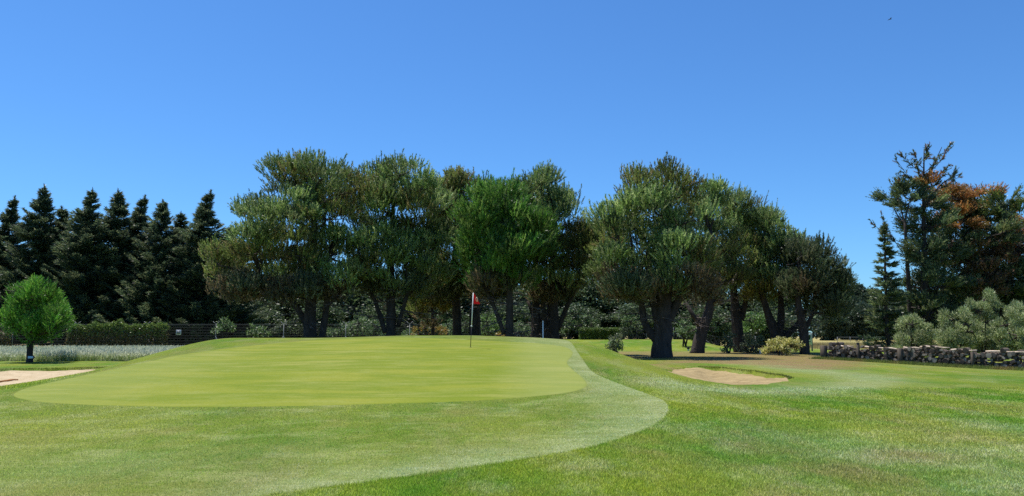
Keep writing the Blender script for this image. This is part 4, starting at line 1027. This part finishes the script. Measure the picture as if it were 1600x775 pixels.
# pennant: triangle hanging wide at the bottom
fw, fh = .235, .41
nu, nv = 12, 14; V = []
for j in range(nv):
    t = j / (nv - 1)
    for i in range(nu):
        s = i / (nu - 1); ww = fw * (t ** .9) + .004
        V.append(np.array([s * ww + .015, .025 * math.sin(s * 5 + t * 2) * s, -t * fh - .012 * s * math.sin(t * 3)]) + along(.995))
V = np.array(V); V2 = V + np.array([0, .004, 0]); g = Geo(); f = grid_faces(nu, nv); g.add(V, f); g.add(V2, f[:, ::-1]); flag = g.build('flag', M_RED, root, True)
g = Geo(); em = []
for k in range(13):
    a = 2 * math.pi * k / 12; em.append(np.array([.135 + .032 * math.cos(a) + .012 * math.sin(a), 0, -.24 - .075 * math.sin(a)]) + along(.995) + np.array([0, -.022, 0]))
g.tube(em, .010, 5, False); g.build('emblem', M_YELLOW, flag, True)
# cup
g = Geo(); a = np.linspace(0, 2 * math.pi, 25)[:-1]
V = np.concatenate([np.column_stack([np.cos(a) * .060, np.sin(a) * .060, np.full(24, .006)]), np.column_stack([np.cos(a) * .052, np.sin(a) * .052, np.full(24, .006)]), np.column_stack([np.cos(a) * .052, np.sin(a) * .052, np.full(24, .0025)])])
V[:, 2] += V[:, 1] * .09
g.add(V, grid_faces(24, 3, True)); g.add(V[48:], np.arange(24)[None]); g.build('hole_cup', M_BLACK, root)

# ------------------------------------------------------------------ signboard, markers, small things
b = G(1263, 548.5); d = b[1]; root = empty('signboard', (b[0], d, b[2]), 'pale blue course signboard on two posts left of the log wall', 'sign')
m = px2m(1, d); H = 27.5 * m
for s in (-1, 1):
    g = Geo(); g.box((s * 6.2 * m, 0, H / 2), (2.2 * m, .09, H), 0, .01); g.build('post', M_STEEL, root)
g = Geo(); g.box((0, -.06, H - 8.6 * m), (12.2 * m, .03, 18 * m), 0, .006); bd = g.build('board', M_PALEBLUE, root)
g = Geo()
for k in range(1):
    aa = np.linspace(0, 2 * math.pi, 15)[:-1]; X_ = 2.5 * m + 1.35 * m * np.cos(aa) + .5 * m * np.sin(aa * 1 + .5); Z_ = H - 6.2 * m + 4.1 * m * np.sin(aa)
    V = np.concatenate([np.column_stack([X_, np.full(14, -.079), Z_]), np.column_stack([X_, np.full(14, -.0755), Z_])]); g.add(V, [np.arange(14)[None], grid_faces(14, 2, True)])
g.build('hole_map', M_DARKG, bd)
g = Geo()
for (x_, z_, w_, h_) in ((-3, 3.4, 2.0, .8), (-3, 5.2, 1.6, .5), (-2.9, 7.3, 2.8, 1.1), (-3.2, 10, 2.2, .5), (2.4, 13.2, 4, 1.0)):
    g.box((x_ * m, -.0775, H - z_ * m), (w_ * m, .004, h_ * m))
g.build('printing', M_DARKG, bd)

p = G(57, 566); root = empty('arrow_sign', (p[0] - .05, 47.0, gz(p[0], 47)), 'low arrow-shaped dark-edged sign at the foot of the small round pine', 'sign')
m = px2m(1, 47)
out = [(-3.5, 5.2), (6, 5.2), (8.6, 8), (6.4, 10.6), (-3.5, 10.6)]
def prism(pts, y0, y1, k=1.0, c=(0, 0)):
    V = np.array([[((x - c[0]) * k + c[0]) * m, y0, ((z - c[1]) * k + c[1]) * m] for x, z in pts] + [[((x - c[0]) * k + c[0]) * m, y1, ((z - c[1]) * k + c[1]) * m] for x, z in pts]); n = len(pts)
    return V, [np.arange(n)[None], (np.arange(n)[::-1] + n)[None], grid_faces(n, 2, True)[:, ::-1]]
g = Geo(); g.add(*prism(out, -.02, .02)); bd = g.build('board', M_BLACK, root)
g = Geo(); g.add(*prism(out, -.028, -.0215, .72, (2, 8))); g.build('face', M_PALEBLUE, bd)
g = Geo(); g.tube([(0, .04, -.05), (0, .04, 6 * m)], .03, 6); g.build('stake', M_BLACK, root, True)

p = G(11.5, 590); g = Geo(); a_, b_ = G(7, 585.5), G(16.5, 594); 
a_[2] = -.16; b_[2] = -.36
sdv = float(poly_sd(np.array([p[0]]), np.array([p[1]]), BUNK_L)[0]); zb = float(sand_h(np.array([p[0]]), np.array([p[1]]), np.array([max(sdv, 0)]), 'l')[0])
root = empty('bunker_rake', (p[0], p[1], zb), 'short brown wooden rake lying in the sand of the left bunker', 'rake')
g.tube([(-.12, .55, .05), (.14, -.75, .045)], .035, 7); g.build('handle', M_STICK, root, True)
g = Geo(); g.box((-.12, .57, .05), (.34, .05, .05), .1, .01); g.build('head', M_STICK, root)

p = W(848.5, 531, 57); z0 = gz(p[0], 57); zt_ = W(848.5, 501, 57)[2]; root = empty('marker_pole', (p[0], 57, z0), 'thin white marker pole in front of the dark multi-trunked pine', 'pole')
g = Geo(); g.tube([(0, 0, -.1), (0, 0, zt_ - z0 - .12)], .045, 8); g.build('shaft', M_WHITE, root, True)
g = Geo(); g.tube([(0, 0, zt_ - z0 - .12), (0, 0, zt_ - z0)], [.05, .03], 8); g.build('cap', M_WHITE, root, True)
p = G(1075.5, 548); root = empty('tee_box_marker', (p[0], p[1], p[2]), 'tiny dark box on a pale base beside the leaning trunk', 'marker')
g = Geo(); g.box((0, 0, .28), (.26, .2, .22), 0, .02); g.build('box', M_BLACK, root); g = Geo(); g.box((0, 0, .07), (.16, .14, .2), 0, .01); g.build('base', M_WHITE, root)
p = G(1188, 553.5); root = empty('sprinkler_head', (p[0], p[1], p[2]), 'small pale sprinkler on the bare ground by the golden shrub', 'sprinkler')
g = Geo(); g.tube([(0, 0, 0), (0, 0, .32)], [.07, .05], 8); g.build('riser', M_WHITE, root, True); g = Geo(); g.box((0, 0, .37), (.22, .1, .09), .3, .02); g.build('nozzle', M_WHITE, root)

# fallen pale stones / sticks under the pines
# ------------------------------------------------------------------ bird
p = W(1390.5, 30, 40); g = Geo(); r = np.random.RandomState(1)
g.tube([(-.13, 0, -.035), (-.07, 0, -.015), (0, 0, 0), (.06, 0, .012), (.10, 0, .018), (.125, 0, .012)], [.006, .018, .032, .024, .018, .004], 8)
root = tag(g.build('bird', M_BLACK, None, True, loc=p), 'tiny dark bird flying in the clear sky at upper right', 'bird')
for s in (-1, 1):
    g = Geo(); top_ = [(0.03, 0, .005), (.06, s * .10, .04), (.02, s * .22, .035), (-.05, s * .27, .02), (-.03, s * .12, .02), (-.04, 0, .0)]
    V = np.array(top_ + [(a, b_, c - .006) for a, b_, c in top_]); g.add(V, [np.arange(6)[None], (np.arange(6)[::-1] + 6)[None], grid_faces(6, 2, True)]); g.build('wing', M_BLACK, root)
root.scale = (.75, .75, .75)
